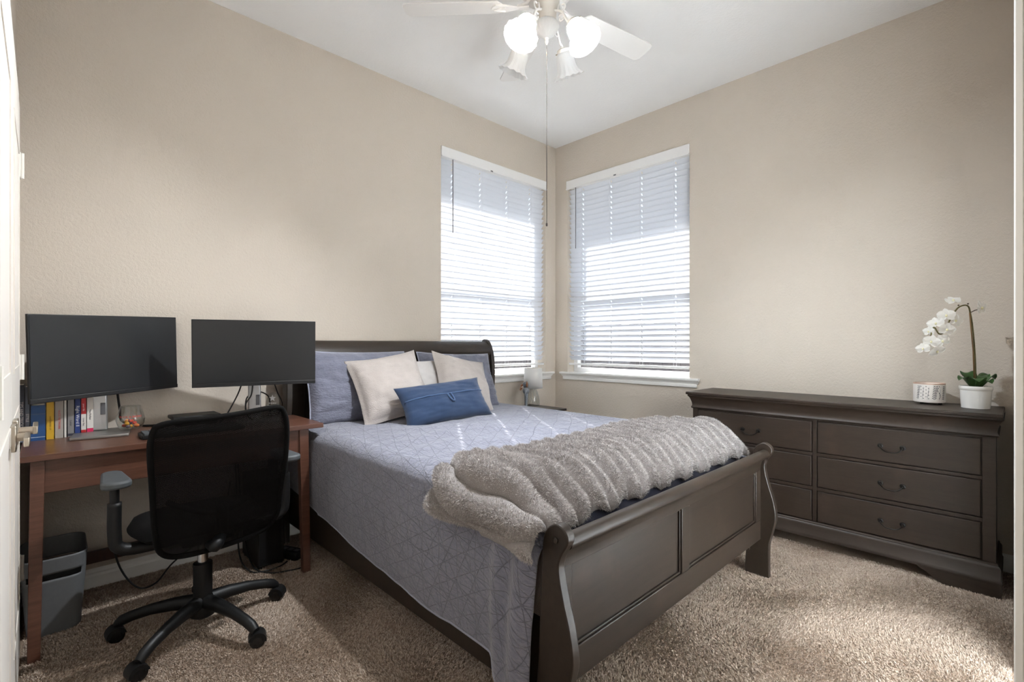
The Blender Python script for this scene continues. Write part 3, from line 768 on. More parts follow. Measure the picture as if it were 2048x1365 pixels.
i0 = fi.astype(int); j0 = fj.astype(int); a = (fi - i0)[:, None]; b = (fj - j0)[:, None]
P = TP[j0, i0] * (1 - a) * (1 - b) + TP[j0, i0 + 1] * a * (1 - b) + TP[j0 + 1, i0] * (1 - a) * b + TP[j0 + 1, i0 + 1] * a * b
Nn = np.cross(TP[j0, i0 + 1] - TP[j0, i0], TP[j0 + 1, i0] - TP[j0, i0]); Nn = -Nn / (np.linalg.norm(Nn, axis=1, keepdims=True) + 1e-9)
blades('fur', P - org, Nn, 0.006 + 0.011 * RD[j0, i0] ** 1.5, 0.0009, rng, 0.36, 'fur', tw, (0, -0.12, -0.08))

# ------------------------------------------------------------------ desk
desk = thing('writing_desk', 'brown wood veneer desk with splayed legs along the wall', 'desk', (-3.05, -0.3, 0))
W(boxg(-3.611, -2.497, -0.568, -0.035, 0.732, 0.755), desk).build('desk_top', 'desk_wood', desk, bevel=0.002)
W(boxg(-3.578, -2.565, -0.538, -0.518, 0.605, 0.732), desk).build('apron', 'desk_wood', desk, bevel=0.002)
W(boxg(-3.578, -2.565, -0.09, -0.07, 0.605, 0.732), desk).build('apron', 'desk_wood_dark', desk, bevel=0.002)
for x0 in (-3.578, -2.588): W(boxg(x0, x0 + 0.02, -0.518, -0.09, 0.625, 0.732), desk).build('side_apron', 'desk_wood_dark', desk, bevel=0.002)
def quad(x0, x1, y0, y1, z): return [(x0, y0, z), (x1, y0, z), (x1, y1, z), (x0, y1, z)]
W(G().hexa(quad(-3.591, -3.555, -0.582, -0.545, 0), quad(-3.583, -3.543, -0.548, -0.508, 0.732)), desk).build('leg', 'desk_wood', desk, bevel=0.002)
W(G().hexa(quad(-2.597, -2.561, -0.562, -0.525, 0), quad(-2.612, -2.566, -0.548, -0.508, 0.732)), desk).build('leg', 'desk_wood', desk, bevel=0.002)
W(G().hexa(quad(-3.591, -3.555, -0.085, -0.045, 0), quad(-3.583, -3.543, -0.11, -0.06, 0.732)), desk).build('leg', 'desk_wood_dark', desk, bevel=0.002)
W(G().hexa(quad(-2.603, -2.567, -0.085, -0.045, 0), quad(-2.612, -2.570, -0.11, -0.06, 0.732)), desk).build('leg', 'desk_wood_dark', desk, bevel=0.002)
W(boxg(-3.57, -2.59, -0.078, -0.058, 0.14, 0.195), desk).build('stretcher', 'desk_wood_dark', desk, bevel=0.002)
DT = 0.755

def monitor(label, c, w, h, yaw, pitch, roll, base_c, base_yaw, bw, bd):
    t = thing('monitor', label, 'monitor', (base_c[0], base_c[1], DT), 0, 'black desk monitors')
    M = Matrix.Translation(Vector(c) - Vector((base_c[0], base_c[1], DT))) @ Matrix.Rotation(R(yaw), 4, 'Z') @ Matrix.Rotation(R(pitch), 4, 'X') @ Matrix.Rotation(R(roll), 4, 'Y')
    body = boxg(-w / 2, w / 2, -0.006, 0.008, -h / 2, h / 2).xf(M).build('housing', 'bezel', t, bevel=0.002)
    boxg(-w / 2 + 0.005, w / 2 - 0.005, -0.0075, -0.0055, -h / 2 + 0.022, h / 2 - 0.006).xf(M).build('screen', 'screen', t, smooth=0)
    boxg(-w / 2, w / 2, -0.009, 0.006, -h / 2, -h / 2 + 0.019).xf(M).build('chin', 'bezel', t, bevel=0.002)
    G().hexa([(-w * .33, 0.006, -h * .36), (w * .33, 0.006, -h * .36), (w * .27, 0.030, -h * .28), (-w * .27, 0.030, -h * .28)], [(-w * .33, 0.006, h * .3), (w * .33, 0.006, h * .3), (w * .27, 0.030, h * .22), (-w * .27, 0.030, h * .22)]).xf(M).build('back_shell', 'black_plastic', t, bevel=0.004)
    B = Matrix.Rotation(R(base_yaw), 4, 'Z')
    hx = M @ Vector((0, 0.032, 0))
    nk = G().hexa(quad(-0.032, 0.032, -0.012, 0.012, 0.012), quad(-0.028, 0.028, -0.010, 0.010, 0.33)).xf(B).build('neck', 'silver', t, bevel=0.007)
    G().box(0.006, 0.024, -0.0145, -0.0115, 0.085, 0.14).xf(B).build('cable_slot', 'lead', nk, bevel=0.004)
    G().tube([B @ Vector((0, 0.0, 0.30)), B @ Vector((0, 0.0, 0.32)), hx], [0.02, 0.02, 0.022], 12).build('pivot', 'black_plastic', t)
    boxg(-bw * 0.42, bw * 0.58, -bd * 0.75, bd * 0.25, 0.0, 0.012).xf(B).build('base_plate', 'base_silver', t, bevel=0.003)
    return t, M
m1, M1 = monitor('black monitor turned toward the bed, standing in front of the row of books', (-3.322, -0.185, 1.114), 0.614, 0.363, 28.1, 0.5, -1.7, (-3.362, -0.13), -8, 0.20, 0.24)
m2, M2 = monitor('black monitor beside the headboard, angled toward the desk chair', (-2.752, -0.344, 1.12), 0.565, 0.337, -14.5, 3.0, -0.2, (-2.735, -0.245), -12, 0.20, 0.18)

# books between the closet door and the monitor stand
def book(label, x0, x1, y, top, mat, marks=(), lean=0.0, depth=0.13):
    b = thing('book', label, 'book', ((x0 + x1) / 2, y, DT), 0, 'books on the desk')
    w = (x1 - x0) / 2 - 0.0006; h = top - DT
    g = G().box(-w, w, 0, 0.0015, 0, h).box(-w, -w + 0.0018, 0.0015, depth, 0, h).box(w - 0.0018, w, 0.0015, depth, 0, h)
    g.build('cover', mat, b, smooth=0)
    boxg(-w + 0.0018, w - 0.0018, 0.0015, depth - 0.004, 0.003, h - 0.003).build('pages', 'paper', b, smooth=0)
    for mk in marks:
        if mk[0] == 'text':
            _, s, size, z, mt = mk
            M = Matrix.Translation((0, -0.0006, z)) @ Matrix.Rotation(R(90), 4, 'X') @ Matrix.Rotation(R(-90), 4, 'Z')
            text_geo(s, size, M, 0.0003).build('spine_lettering', mt, b, smooth=0)
        else:
            _, z0, z1, mt = mk; boxg(-w, w, -0.0005, 0.0005, z0, z1).build('spine_band', mt, b, smooth=0)
    return b
BK = [('tall slate grey book squeezed beside the closet door, leftmost in the row', -3.622, -3.604, -0.19, 0.995, 'slate_book', [('text', 'TIPS AND TRICKS', 0.014, 0.115, 'ink_white')]),
      ('slim slate blue book, second in the row from the closet door', -3.603, -3.588, -0.188, 0.985, 'slate_book', [('text', 'STYLE', 0.013, 0.10, 'ink_white'), ('band', 0.0, 0.028, 'blue_book')]),
      ('thick royal blue book in the row under the monitor', -3.586, -3.540, -0.185, 0.905, 'blue_book', [('band', 0.112, 0.1135, 'slate_book'), ('band', 0.014, 0.0155, 'ink_white')]),
      ('mustard yellow book in the row under the monitor', -3.538, -3.513, -0.178, 0.93, 'yellow_book', [('text', 'HANDBOOK OF', 0.008, 0.07, 'ink_gold')]),
      ('light grey book right of the mustard yellow one', -3.511, -3.483, -0.170, 0.94, 'grey_book', [('text', 'ALICE NETWORK', 0.0105, 0.08, 'ink_red')]),
      ('very thin white booklet between two grey books', -3.481, -3.473, -0.165, 0.94, 'white_book', []),
      ('dull grey book left of the navy one', -3.470, -3.448, -0.160, 0.945, 'greyer_book', [('text', 'Lunar', 0.011, 0.06, 'ink_dark'), ('band', 0.004, 0.014, 'ink_dark')]),
      ('navy book with white lettering on the spine', -3.446, -3.427, -0.155, 0.95, 'navy_book', [('text', 'Right Word II', 0.0165, 0.088, 'ink_white')]),
      ('red and white book next to the navy one', -3.425, -3.407, -0.150, 0.95, 'white_book', [('band', 0.095, 0.194, 'red_book'), ('band', 0.002, 0.024, 'red_book'), ('text', 'your life', 0.010, 0.125, 'ink_white'), ('text', 'Lunar Bay', 0.009, 0.06, 'ink_dark')]),
      ('white book with pink foot, nearest the silver monitor stand', -3.405, -3.382, -0.145, 0.955, 'white_book', [('text', 'The Perfect', 0.010, 0.09, 'ink_dark'), ('band', 0.002, 0.028, 'pink_book')])]
for bk in BK: book(*bk, depth=0.12)

# stemless glass with wrapped sweets
gl = thing('stemless_glass', 'stemless glass printed with red lettering holding colourful sweets', 'glass', (-3.255, -0.215, DT + 0.012))
G().lathe([(0.022, 0.0), (0.034, 0.004), (0.045, 0.016), (0.0535, 0.036), (0.055, 0.052), (0.050, 0.074), (0.043, 0.095), (0.039, 0.112), (0.0378, 0.112), (0.0418, 0.095), (0.0488, 0.074), (0.0537, 0.052), (0.0522, 0.036), (0.0435, 0.018), (0.032, 0.008), (0.001, 0.007)], 40, caps=False).build('bowl', 'clear_glass', gl, smooth=60)
def wrapped_text(s, size, rad, z, a0, mat, root):
    g = text_geo(s, size, Matrix.Identity(4), 0.0002); o = G(); o.f = g.f
    o.v = [((rad + p[2]) * math.cos(a0 + p[0] / rad), (rad + p[2]) * math.sin(a0 + p[0] / rad), z + p[1]) for p in g.v]
    return o.build('lettering', mat, root, smooth=0)
acam = math.atan2(-3.068 + 0.215, -3.55 + 3.255)
wrapped_text('ROCK & BREWS', 0.0125, 0.0535, 0.066, acam, 'ink_red', gl)
wrapped_text('RESTAURANT', 0.007, 0.0565, 0.053, acam, 'ink_red', gl)
rr_ = random.Random(4)
for k in range(15):
    a = rr_.uniform(0, 6.28); rad = rr_.uniform(0, 0.028); z = 0.016 + 0.011 * (k // 5) + rr_.uniform(0, .006)
    mt = ('candy_yellow', 'candy_red', 'candy_grape', 'candy_orange')[k % 4]
    c = tag(G().sphere((0, 0, 0), 0.0095, 10, 7, (1.25, 0.9, 0.8)).build('wrapped_sweet', mt, None, smooth=180), 'small %s wrapped sweet inside the stemless glass' % ('yellow', 'red', 'dark purple', 'orange')[k % 4], 'sweet', '%s sweets in the stemless glass' % ('yellow', 'red', 'dark purple', 'orange')[k % 4])
    c.location = Vector(gl.location) + Vector((rad * math.cos(a), rad * math.sin(a), z)); c.rotation_euler = (rr_.uniform(0, 1), rr_.uniform(0, 1), a)

# acrylic award
aw = thing('acrylic_award', 'clear acrylic award etched with a star beside the monitor stand', 'award', (-2.632, -0.215, DT), R(-40))
G().prism([(-0.034, 0), (0.034, 0), (0.034, 0.10), (0.02, 0.135), (0.0, 0.145), (-0.02, 0.135), (-0.034, 0.10)], 'y', -0.006, 0.006).build('plaque', 'acrylic', aw, bevel=0.001)
st = [(0.02 * math.sin(k * math.pi / 5) * (1 if k % 2 == 0 else 0.42), 0.112 + 0.02 * math.cos(k * math.pi / 5) * (1 if k % 2 == 0 else 0.42)) for k in range(10)]
G().prism(st, 'y', -0.0072, -0.0062).build('etched_star', 'ink_white', aw, smooth=0)
g = G()
for k in range(6):
    z = 0.082 - k * 0.0125; w = (0.02, 0.027, 0.024, 0.022, 0.02, 0.017)[k]; x = -w
    while x < w - 0.004:
        L = rr_.uniform(0.004, 0.010); g.box(x, min(x + L, w), -0.0072, -0.0062, z, z + 0.005); x += L + 0.002
g.build('etched_lines', 'ink_white', aw, smooth=0)

# keyboard and closed laptop behind the chair
kb = thing('keyboard', 'dark grey keyboard on the desk behind the chair back', 'keyboard', (-3.045, -0.42, DT))
boxg(-0.20, 0.20, -0.065, 0.065, 0.0, 0.018).build('case', 'black_plastic', kb, bevel=0.004)
for r_ in range(5):
    for c_ in range(14): boxg(-0.19 + c_ * 0.0272, -0.19 + c_ * 0.0272 + 0.023, -0.058 + r_ * 0.0235, -0.058 + r_ * 0.0235 + 0.02, 0.018, 0.024).build('key', 'grey_plastic', kb, smooth=0)
lt = thing('laptop', 'closed black laptop propped on the desk against the wall', 'laptop', (-2.985, -0.13, DT))
boxg(-0.09, 0.09, -0.06, 0.06, 0.0, 0.032).build('stand', 'black_plastic', lt, bevel=0.004)
boxg(-0.105, 0.105, -0.07, 0.07, 0.032, 0.05).build('lid', 'black_plastic', lt, bevel=0.005)

def cable(label, pts, r=0.0035, n=8):
    P = spline(pts, n); o = Vector(P[len(P) // 2]); t = tag(G().tube([p - o for p in P], r, 7).build('cable', 'cable_black', None, smooth=180), label, 'cable'); t.location = o
cable('thick black cable dropping from the turned monitor to the desk', [(-3.30, -0.17, 0.95), (-3.285, -0.10, 0.86), (-3.27, -0.055, 0.79), (-3.20, -0.06, 0.762), (-3.11, -0.10, 0.762)], 0.005)
cable('thin black cable hanging left of the second monitor stand', [(-2.80, -0.27, 0.97), (-2.815, -0.24, 0.90), (-2.86, -0.22, 0.80), (-2.89, -0.21, 0.7605)])
cable('black cable looping around the second monitor stand', [(-2.755, -0.29, 0.97), (-2.76, -0.28, 0.90), (-2.785, -0.275, 0.85), (-2.775, -0.275, 0.79), (-2.75, -0.28, 0.762)])
cable('black cable arching behind the star award', [(-2.775, -0.23, 0.80), (-2.76, -0.20, 0.875), (-2.70, -0.165, 0.905), (-2.63, -0.13, 0.87), (-2.585, -0.02, 0.79), (-2.58, -0.014, 0.70)])
cable('black cable running down from the second monitor beside the headboard', [(-2.66, -0.31, 0.97), (-2.62, -0.25, 0.90), (-2.575, -0.19, 0.82), (-2.56, -0.02, 0.72)])
cable('long black cable sagging under the desk by the waste bin', [(-3.30, -0.30, 0.62), (-3.335, -0.35, 0.40), (-3.31, -0.33, 0.20), (-3.24, -0.28, 0.055), (-3.16, -0.20, 0.016), (-3.08, -0.12, 0.06), (-2.98, -0.06, 0.10), (-2.90, -0.045, 0.14), (-2.83, -0.04, 0.22), (-2.80, -0.04, 0.40)], 0.004)
cable('black cable looping low on the carpet behind the chair column', [(-2.79, -0.10, 0.55), (-2.79, -0.14, 0.25), (-2.80, -0.22, 0.05), (-2.79, -0.36, 0.008), (-2.73, -0.41, 0.006), (-2.66, -0.405, 0.006), (-2.615, -0.385, 0.012)], 0.004)
cable('black cable trailing across the carpet to the desk leg', [(-2.772, -0.08, 0.50), (-2.772, -0.20, 0.15), (-2.768, -0.34, 0.02), (-2.72, -0.45, 0.006), (-2.64, -0.49, 0.006), (-2.60, -0.50, 0.006), (-2.545, -0.495, 0.006)], 0.004)
pb = thing('power_strip', 'black power strip on the carpet under the desk', 'power strip', (-2.575, -0.32, 0), R(25))
boxg(-0.035, 0.035, -0.07, 0.07, 0.0, 0.045).build('case', 'black_plastic', pb, bevel=0.006)
for k in range(3): boxg(-0.013, 0.013, -0.055 + k * 0.04, -0.03 + k * 0.04, 0.045, 0.047).build('socket', 'lead', pb, smooth=0)
pc = thing('computer_tower', 'black computer tower in the shadow below the desk end', 'computer', (-2.69, -0.25, 0))
boxg(-0.065, 0.065, -0.12, 0.15, 0.012, 0.46).build('case', 'black_plastic', pc, bevel=0.004)
boxg(-0.062, 0.062, -0.127, -0.12, 0.02, 0.45).build('front_panel', 'black_gloss', pc, bevel=0.003)
for x in (-0.05, 0.05):
    for y in (-0.10, 0.13): boxg(x - 0.01, x + 0.01, y - 0.01, y + 0.01, 0, 0.012).build('foot', 'black_plastic', pc)

# waste bin
wb = thing('waste_bin', 'grey plastic waste bin with slot handles under the desk', 'bin', (-3.515, -0.295, 0))
def rrect(w, d, r, n=6):
    out = []
    for cx_, cy_, a0 in ((w - r, d - r, 0), (-w + r, d - r, 90), (-w + r, -d + r, 180), (w - r, -d + r, 270)):
        for k in range(n + 1): a = R(a0 + 90 * k / n); out.append((cx_ + r * math.cos(a), cy_ + r * math.sin(a)))
    return out
def bin_shell():
    g = G(); zs = [0, 0.02, 0.215, 0.225, 0.25, 0.258, 0.305, 0.312]
    L = [[(x, y) for x, y in rrect(0.080 + 0.020 * z / 0.31, 0.090 + 0.025 * z / 0.31, 0.05)] for z in zs]
    n = len(L[0])
    for z, ring in zip(zs, L):
        for x, y in ring: g.v.append((x, y, z + (0.022 * (y > 0) * min(1, y / 0.08) * (z > .29)) + 0.0))
    for j in range(len(zs) - 1):
        for i in range(n):
            k = (i + 1) % n; a, b = L[j][i], L[j][k]; mx, my = (a[0] + b[0]) / 2, (a[1] + b[1]) / 2
            if j in (3,) and abs(my) > 0.075 and abs(mx) < 0.075: continue
            g.f.append((j * n + i, j * n + k, (j + 1) * n + k, (j + 1) * n + i))
    g.f.append(tuple(range(n - 1, -1, -1)))
    return g
bin_shell().build('body', 'bin_plastic', wb, smooth=40, solid=0.004)

# ------------------------------------------------------------------ office chair
CH = (-3.079, -0.765)
chair = thing('office_chair', 'black mesh back swivel office chair pulled up to the desk', 'chair', (CH[0], CH[1], 0))
hub = G().lathe([(0.03, 0.055), (0.045, 0.065), (0.05, 0.10), (0.042, 0.125), (0.033, 0.135)], 24).build('base_hub', 'black_plastic', chair, smooth=40)
for k, ang in enumerate((151 - 1, 220, 293, 8, 80)):
    a = R(ang); e = 0.30; D = Vector((math.cos(a), math.sin(a), 0)); S = Vector((-math.sin(a), math.cos(a), 0))
    g = G(); prof = [(0.03, 0.118, 0.030, 0.030), (0.10, 0.118, 0.025, 0.026), (0.18, 0.108, 0.021, 0.022), (0.25, 0.090, 0.018, 0.020), (0.285, 0.076, 0.018, 0.020), (0.305, 0.062, 0.015, 0.014)]
    v = []; nn = 10
    for r_, z, hw, hh in prof:
        for i in range(nn):
            t = 2 * math.pi * i / nn; q = D * (r_ + 0.3 * hh * math.cos(t) * (r_ > .24)) + S * hw * math.sin(t); v.append((q.x, q.y, z + hh * math.cos(t)))
    f = [(j * nn + i, j * nn + (i + 1) % nn, (j + 1) * nn + (i + 1) % nn, (j + 1) * nn + i) for j in range(len(prof) - 1) for i in range(nn)] + [tuple(range(nn)), tuple((len(prof) - 1) * nn + i for i in range(nn))]
    leg = g.add(v, f).build('base_leg', 'black_plastic', chair, smooth=60)
    wa = a + (0.6, -0.5, 0.9, -0.8, 0.2)[k]; WD = Vector((math.cos(wa), math.sin(wa), 0)); WS = Vector((-math.sin(wa), math.cos(wa), 0))
    c = D * 0.292 + Vector((0, 0, 0.028)) + WD * 0.012
    Mx = Matrix.Translation(c) @ Matrix((WD.to_4d(), Vector((0, 0, 1, 0)), WS.to_4d(), (0, 0, 0, 1))).transposed()
    Mx = Matrix(((WD.x, 0, WS.x, c.x), (WD.y, 0, WS.y, c.y), (0, 1, 0, c.z), (0, 0, 0, 1)))
    g = G()
    for s0, s1 in ((-0.024, -0.004), (0.004, 0.024)): g.lathe([(0.020, s0), (0.027, s0 + 0.003), (0.028, (s0 + s1) / 2), (0.027, s1 - 0.003), (0.020, s1)], 20, mat=Mx)
    cw = g.build('caster', 'black_gloss', leg, smooth=40)
    hood = [(0.032 * math.cos(R(t)), 0.032 * math.sin(R(t))) for t in range(-10, 171, 20)] + [(0.018 * math.cos(R(t)), 0.018 * math.sin(R(t))) for t in range(170, -11, -20)]
    G().prism(hood, 'z', -0.026, 0.026).xf(Mx).build('caster_hood', 'black_plastic', leg, smooth=40)
    G().tube([D * 0.292 + Vector((0, 0, 0.04)), D * 0.292 + Vector((0, 0, 0.075))], 0.011, 10).build('caster_stem', 'black_plastic', leg)
G().lathe([(0.034, 0.12), (0.034, 0.275), (0.026, 0.278)], 24).build('column_sleeve', 'black_plastic', chair, smooth=40)
G().lathe([(0.019, 0.27), (0.019, 0.40)], 20).build('gas_lift', 'chrome', chair, smooth=40)
boxg(-0.09, 0.09, -0.11, 0.11, 0.385, 0.412).build('seat_plate', 'black_plastic', chair, bevel=0.006)
G().tube([(0.08, 0.02, 0.395), (0.20, 0.03, 0.392), (0.23, 0.03, 0.386)], 0.006, 8).build('tilt_lever', 'black_plastic', chair)
def seat_pt(u, v, top):
    a, b = 2 * u - 1, 2 * v - 1
    x = 0.235 * a * math.sqrt(1 - 0.32 * b * b); y = 0.085 + 0.20 * b * math.sqrt(1 - 0.32 * a * a)
    e = (1 - abs(a) ** 6) * (1 - abs(b) ** 6)
    z = 0.435 + (0.043 * e ** 0.4 if top else -0.024 * e ** 0.4) - 0.02 * max(0, b) ** 3
    return (x, y, z)
g = G(); g.grid(lambda u, v: seat_pt(u, v, True), 24, 24); g.grid(lambda u, v: seat_pt(u, v, False), 24, 24)
g.build('seat', 'seat_fabric', chair, smooth=180)
# back
bc = Vector((-3.058 - CH[0], -1.004 - CH[1], 0.640)); MB = Matrix.Translation(bc) @ Matrix.Rotation(R(1), 4, 'Z') @ Matrix.Rotation(R(19.3), 4, 'X') @ Matrix.Rotation(R(-4.4), 4, 'Y')
BW, BH = 0.44, 0.575
def sup(u, v):
    a, b = 2 * u - 1, 2 * v - 1
    # square to rounded square
    k = 0.10
    x = a * BW / 2 * (1 - k * b ** 6 * abs(a) ** 3); z = b * BH / 2 * (1 - k * 0.7 * a ** 6 * abs(b) ** 3)
    x *= 1.0 + 0.03 * b - 0.01
    y = -0.030 * (1 - a * a) + 0.028 * (b - 0.1) ** 2 + 0.018 * math.exp(-((b + 0.35) / 0.4) ** 2)
    return MB @ Vector((x, y, z))
g = G(); g.grid(sup, 30, 36, lambda u, v: (u * BW, v * BH)); mb = g.build('mesh_back', 'chair_mesh', chair, smooth=180)
ring = [(i / 30, 0) for i in range(30)] + [(1, i / 30) for i in range(30)] + [(1 - i / 30, 1) for i in range(30)] + [(0, 1 - i / 30) for i in range(31)]
G().tube([sup(*q) for q in ring] + [sup(1 / 30, 0)], 0.010, 9).build('back_frame', 'seat_fabric', chair, smooth=180)
# lumbar arc and spine behind the mesh (seat side)
def off(p, d): return p + (MB.to_3x3() @ Vector((0, d, 0)))
G().tube([off(sup(u, 0.42 - 0.16 * math.sin(math.pi * (u - .1) / .8)), 0.03 + 0.0 * u) for u in [0.1 + 0.8 * i / 20 for i in range(21)]], 0.010, 8).build('lumbar_support', 'black_plastic', chair, smooth=180)
G().tube(spline([off(sup(0.5, 0.30), 0.03), off(sup(0.5, 0.10), 0.035), (0, -0.20, 0.40), (0, -0.08, 0.395)], 6), 0.022, 10).build('back_bracket', 'black_plastic', chair, smooth=180)
for s in (-1, 1):
    ax = 0.30 * s + 0.02
    pad = [(x, y) for x, y in rrect(0.045, 0.115, 0.04, 5)]
    p = G().prism([(ax + x * (1 - 0.25 * (y > 0)), y + 0.015) for x, y in pad], 'z', 0.648, 0.675).build('arm_pad', 'grey_plastic', chair, bevel=0.008, smooth=40)
    G().tube([(ax, 0.0, 0.655), (ax, 0.0, 0.54)], 0.015, 10).build('arm_post', 'black_plastic', chair, smooth=40)
    G().tube(spline([(ax, 0.0, 0.58), (ax, 0.0, 0.46), (ax - 0.01 * s, 0.0, 0.415), (ax - 0.06 * s, 0.0, 0.395), (0.07 * s, 0.0, 0.395)], 6), 0.022, 10).build('arm_bracket', 'black_plastic', chair, smooth=180)

# ------------------------------------------------------------------ dresser
dr = thing('dresser', 'long dark wood six drawer dresser against the wall', 'dresser', (-0.21, -2.288, 0))
DX = -0.40; DY0, DY1 = -3.012, -1.565
W(boxg(DX + 0.012, -0.02, DY0 + 0.004, DY1 - 0.004, 0.09, 0.74), dr).build('carcass', 'dresser_wood', dr, smooth=0)
W(boxg(DX - 0.036, -0.012, DY0 - 0.024, DY1 + 0.036, 0.828, 0.846), dr).build('top', 'dresser_wood', dr, bevel=0.004)
mp = [(0.0, 0.735), (0.006, 0.737), (0.010, 0.744), (0.006, 0.752), (0.004, 0.758), (0.005, 0.772), (0.010, 0.790), (0.016, 0.806), (0.020, 0.812), (0.026, 0.818), (0.026, 0.828)]
def wrap_mould(prof, x_front, y0, y1, x_back):  # sweep a profile round the front and two ends
    g = G(); n = len(prof); v = []
    for k in range(4):
        for o, z in prof:
            v.append([(x_back, y0 - o, z), (x_front - o, y0 - o, z), (x_front - o, y1 + o, z), (x_back, y1 + o, z)][k])
    f = [(k * n + i, k * n + i + 1, (k + 1) * n + i + 1, (k + 1) * n + i) for k in range(3) for i in range(n - 1)]
    return g.add(v, f)
W(wrap_mould(mp, DX, DY0, DY1, -0.02), dr).build('frieze_moulding', 'dresser_wood', dr, smooth=40)
bp_ = [(0.0, 0.158), (0.004, 0.156), (0.007, 0.150), (0.007, 0.146), (0.012, 0.142), (0.015, 0.134), (0.015, 0.085), (0.019, 0.080), (0.019, 0.066), (0.0, 0.066)]
W(wrap_mould(bp_, DX, DY0, DY1, -0.02), dr).build('base_moulding', 'dresser_wood', dr, smooth=40)
fy = [(-3.030, 0.0), (-2.838, 0.0)] + curve2([(-2.825, 0.004), (-2.806, 0.014), (-2.790, 0.024), (-2.778, 0.034), (-2.762, 0.046), (-2.745, 0.052)], 3) + [(-2.725, 0.068), (-3.030, 0.068)]
W(G().prism(fy, 'x', DX - 0.017, DX + 0.004), dr).build('bracket_foot', 'dresser_wood', dr, bevel=0.002)
W(G().prism([(-4.577 - y, z) for y, z in fy], 'x', DX - 0.017, DX + 0.004), dr).build('bracket_foot', 'dresser_wood', dr, bevel=0.002)
for y0 in (DY0 - 0.016, DY1 - 0.004): W(G().prism([(-0.415, 0), (-0.30, 0), (-0.25, 0.04), (-0.22, 0.068), (-0.415, 0.068)], 'y', y0, y0 + 0.02), dr).build('side_foot', 'dresser_wood', dr, bevel=0.002)
for x in (DY0 - 0.014, ): pass
W(boxg(DX, DX + 0.012, -2.292, -2.272, 0.158, 0.737), dr).build('centre_stile', 'dresser_wood', dr, bevel=0.001)
for a, b in ((DY0, -2.966), (-1.598, DY1)): W(boxg(DX, DX + 0.012, a, b, 0.158, 0.737), dr).build('corner_stile', 'dresser_wood', dr, bevel=0.001)
for z0, z1 in ((0.336, 0.355), (0.533, 0.549)):
    for a, b in ((-2.966, -2.292), (-2.272, -1.598)): W(boxg(DX + 0.001, DX + 0.012, a, b, z0, z1), dr).build('drawer_divider', 'dresser_wood', dr, bevel=0.001)
for a, b in ((-2.9605, -2.2975), (-2.2665, -1.6035)):
    for z0, z1 in ((0.163, 0.332), (0.359, 0.529), (0.553, 0.724)):
        d = W(boxg(DX - 0.004, DX + 0.008, a, b, z0, z1), dr).build('drawer_front', 'dresser_wood', dr, bevel=0.003)
        c = (a + b) / 2; z = (z0 + z1) / 2 - 0.003; x = DX - 0.004
        g = G()
        for s in (-1, 1):
            Mx = Matrix.Translation((x, c + s * 0.046, z)) @ Matrix.Rotation(R(-90), 4, 'Y')
            g.lathe([(0.013, 0), (0.012, 0.003), (0.006, 0.005), (0.005, 0.012), (0.008, 0.016), (0.006, 0.021), (0.001, 0.022)], 14, mat=Mx)
        g.tube(spline([(x - 0.016, c - 0.046, z), (x - 0.018, c - 0.040, z - 0.012), (x - 0.019, c - 0.024, z - 0.025), (x - 0.019, c, z - 0.028), (x - 0.019, c + 0.024, z - 0.025), (x - 0.018, c + 0.040, z - 0.012), (x - 0.016, c + 0.046, z)], 4), 0.0028, 7)
        W(g, dr).build('bail_pull', 'lead_dark', d, smooth=40)
DTOP = 0.846

# candle warmer
cw = thing('candle_warmer', 'short cream cylinder candle warmer printed with grey fern sprigs', 'candle warmer', (-0.128, -2.752, DTOP))
G().lathe([(0.062, 0.010), (0.066, 0.012), (0.067, 0.016), (0.067, 0.108), (0.064, 0.111), (0.062, 0.108), (0.062, 0.08), (0.001, 0.08)], 48, caps=False).build('body', 'candle_cream', cw, smooth=40)
G().lathe([(0.0675, 0.106), (0.0677, 0.112), (0.0625, 0.1125), (0.062, 0.106)], 48, caps=False).build('rim', 'copper', cw, smooth=40)
for k in range(3): G().lathe([(0.008, 0), (0.008, 0.012)], 10, (0.045 * math.cos(k * 2.09 + .4), 0.045 * math.sin(k * 2.09 + .4), 0)).build('foot', 'black_plastic', cw)
aw0 = math.atan2(-3.068 + 2.752, -3.55 + 0.128)
def leaf_print(g, s0, z0, ln, w, ang):
    # a thin leaf lying on the drum: s along circumference, z up
    rad = 0.0673; pts = []
    for k in range(9):
        t = k / 8; ww = w * math.sin(math.pi * t) ** 0.8; pts.append((t * ln, ww))
    poly = [(a, b) for a, b in pts] + [(a, -b) for a, b in pts[-2:0:-1]]
    o = len(g.v)
    for a, b in poly:
        s = s0 + a * math.cos(ang) - b * math.sin(ang); z = z0 + a * math.sin(ang) + b * math.cos(ang)
        z = min(max(z, 0.018), 0.104); th = aw0 + s / rad; g.v.append((rad * math.cos(th), rad * math.sin(th), z))
    g.f.append(tuple(range(o, o + len(poly))))
for s0, kind in ((-0.052, 'fern'), (-0.030, 'berry'), (-0.008, 'buds'), (0.020, 'bigfern'), (0.042, 'arc'), (0.064, 'fern')):
    g = G()
    leaf_print(g, s0, 0.022, 0.075, 0.0008, R(84))
    for k in range(8):
        z = 0.030 + k * 0.009
        if kind in ('fern', 'bigfern'):
            L = 0.013 if kind == 'bigfern' else 0.009
            leaf_print(g, s0 + (z - 0.022) * 0.1, z, L, 0.0018, R(35)); leaf_print(g, s0 + (z - 0.022) * 0.1, z, L, 0.0018, R(145))
        elif kind == 'arc': leaf_print(g, s0 + 0.006 * math.sin(k), z, 0.009, 0.0017, R(60 + 10 * k))
        else: leaf_print(g, s0 + 0.004 * (-1) ** k, z, 0.005, 0.0022, R(50 + 60 * (k % 2)))
    g.build('fern_print', 'print_dark', cw, smooth=0)

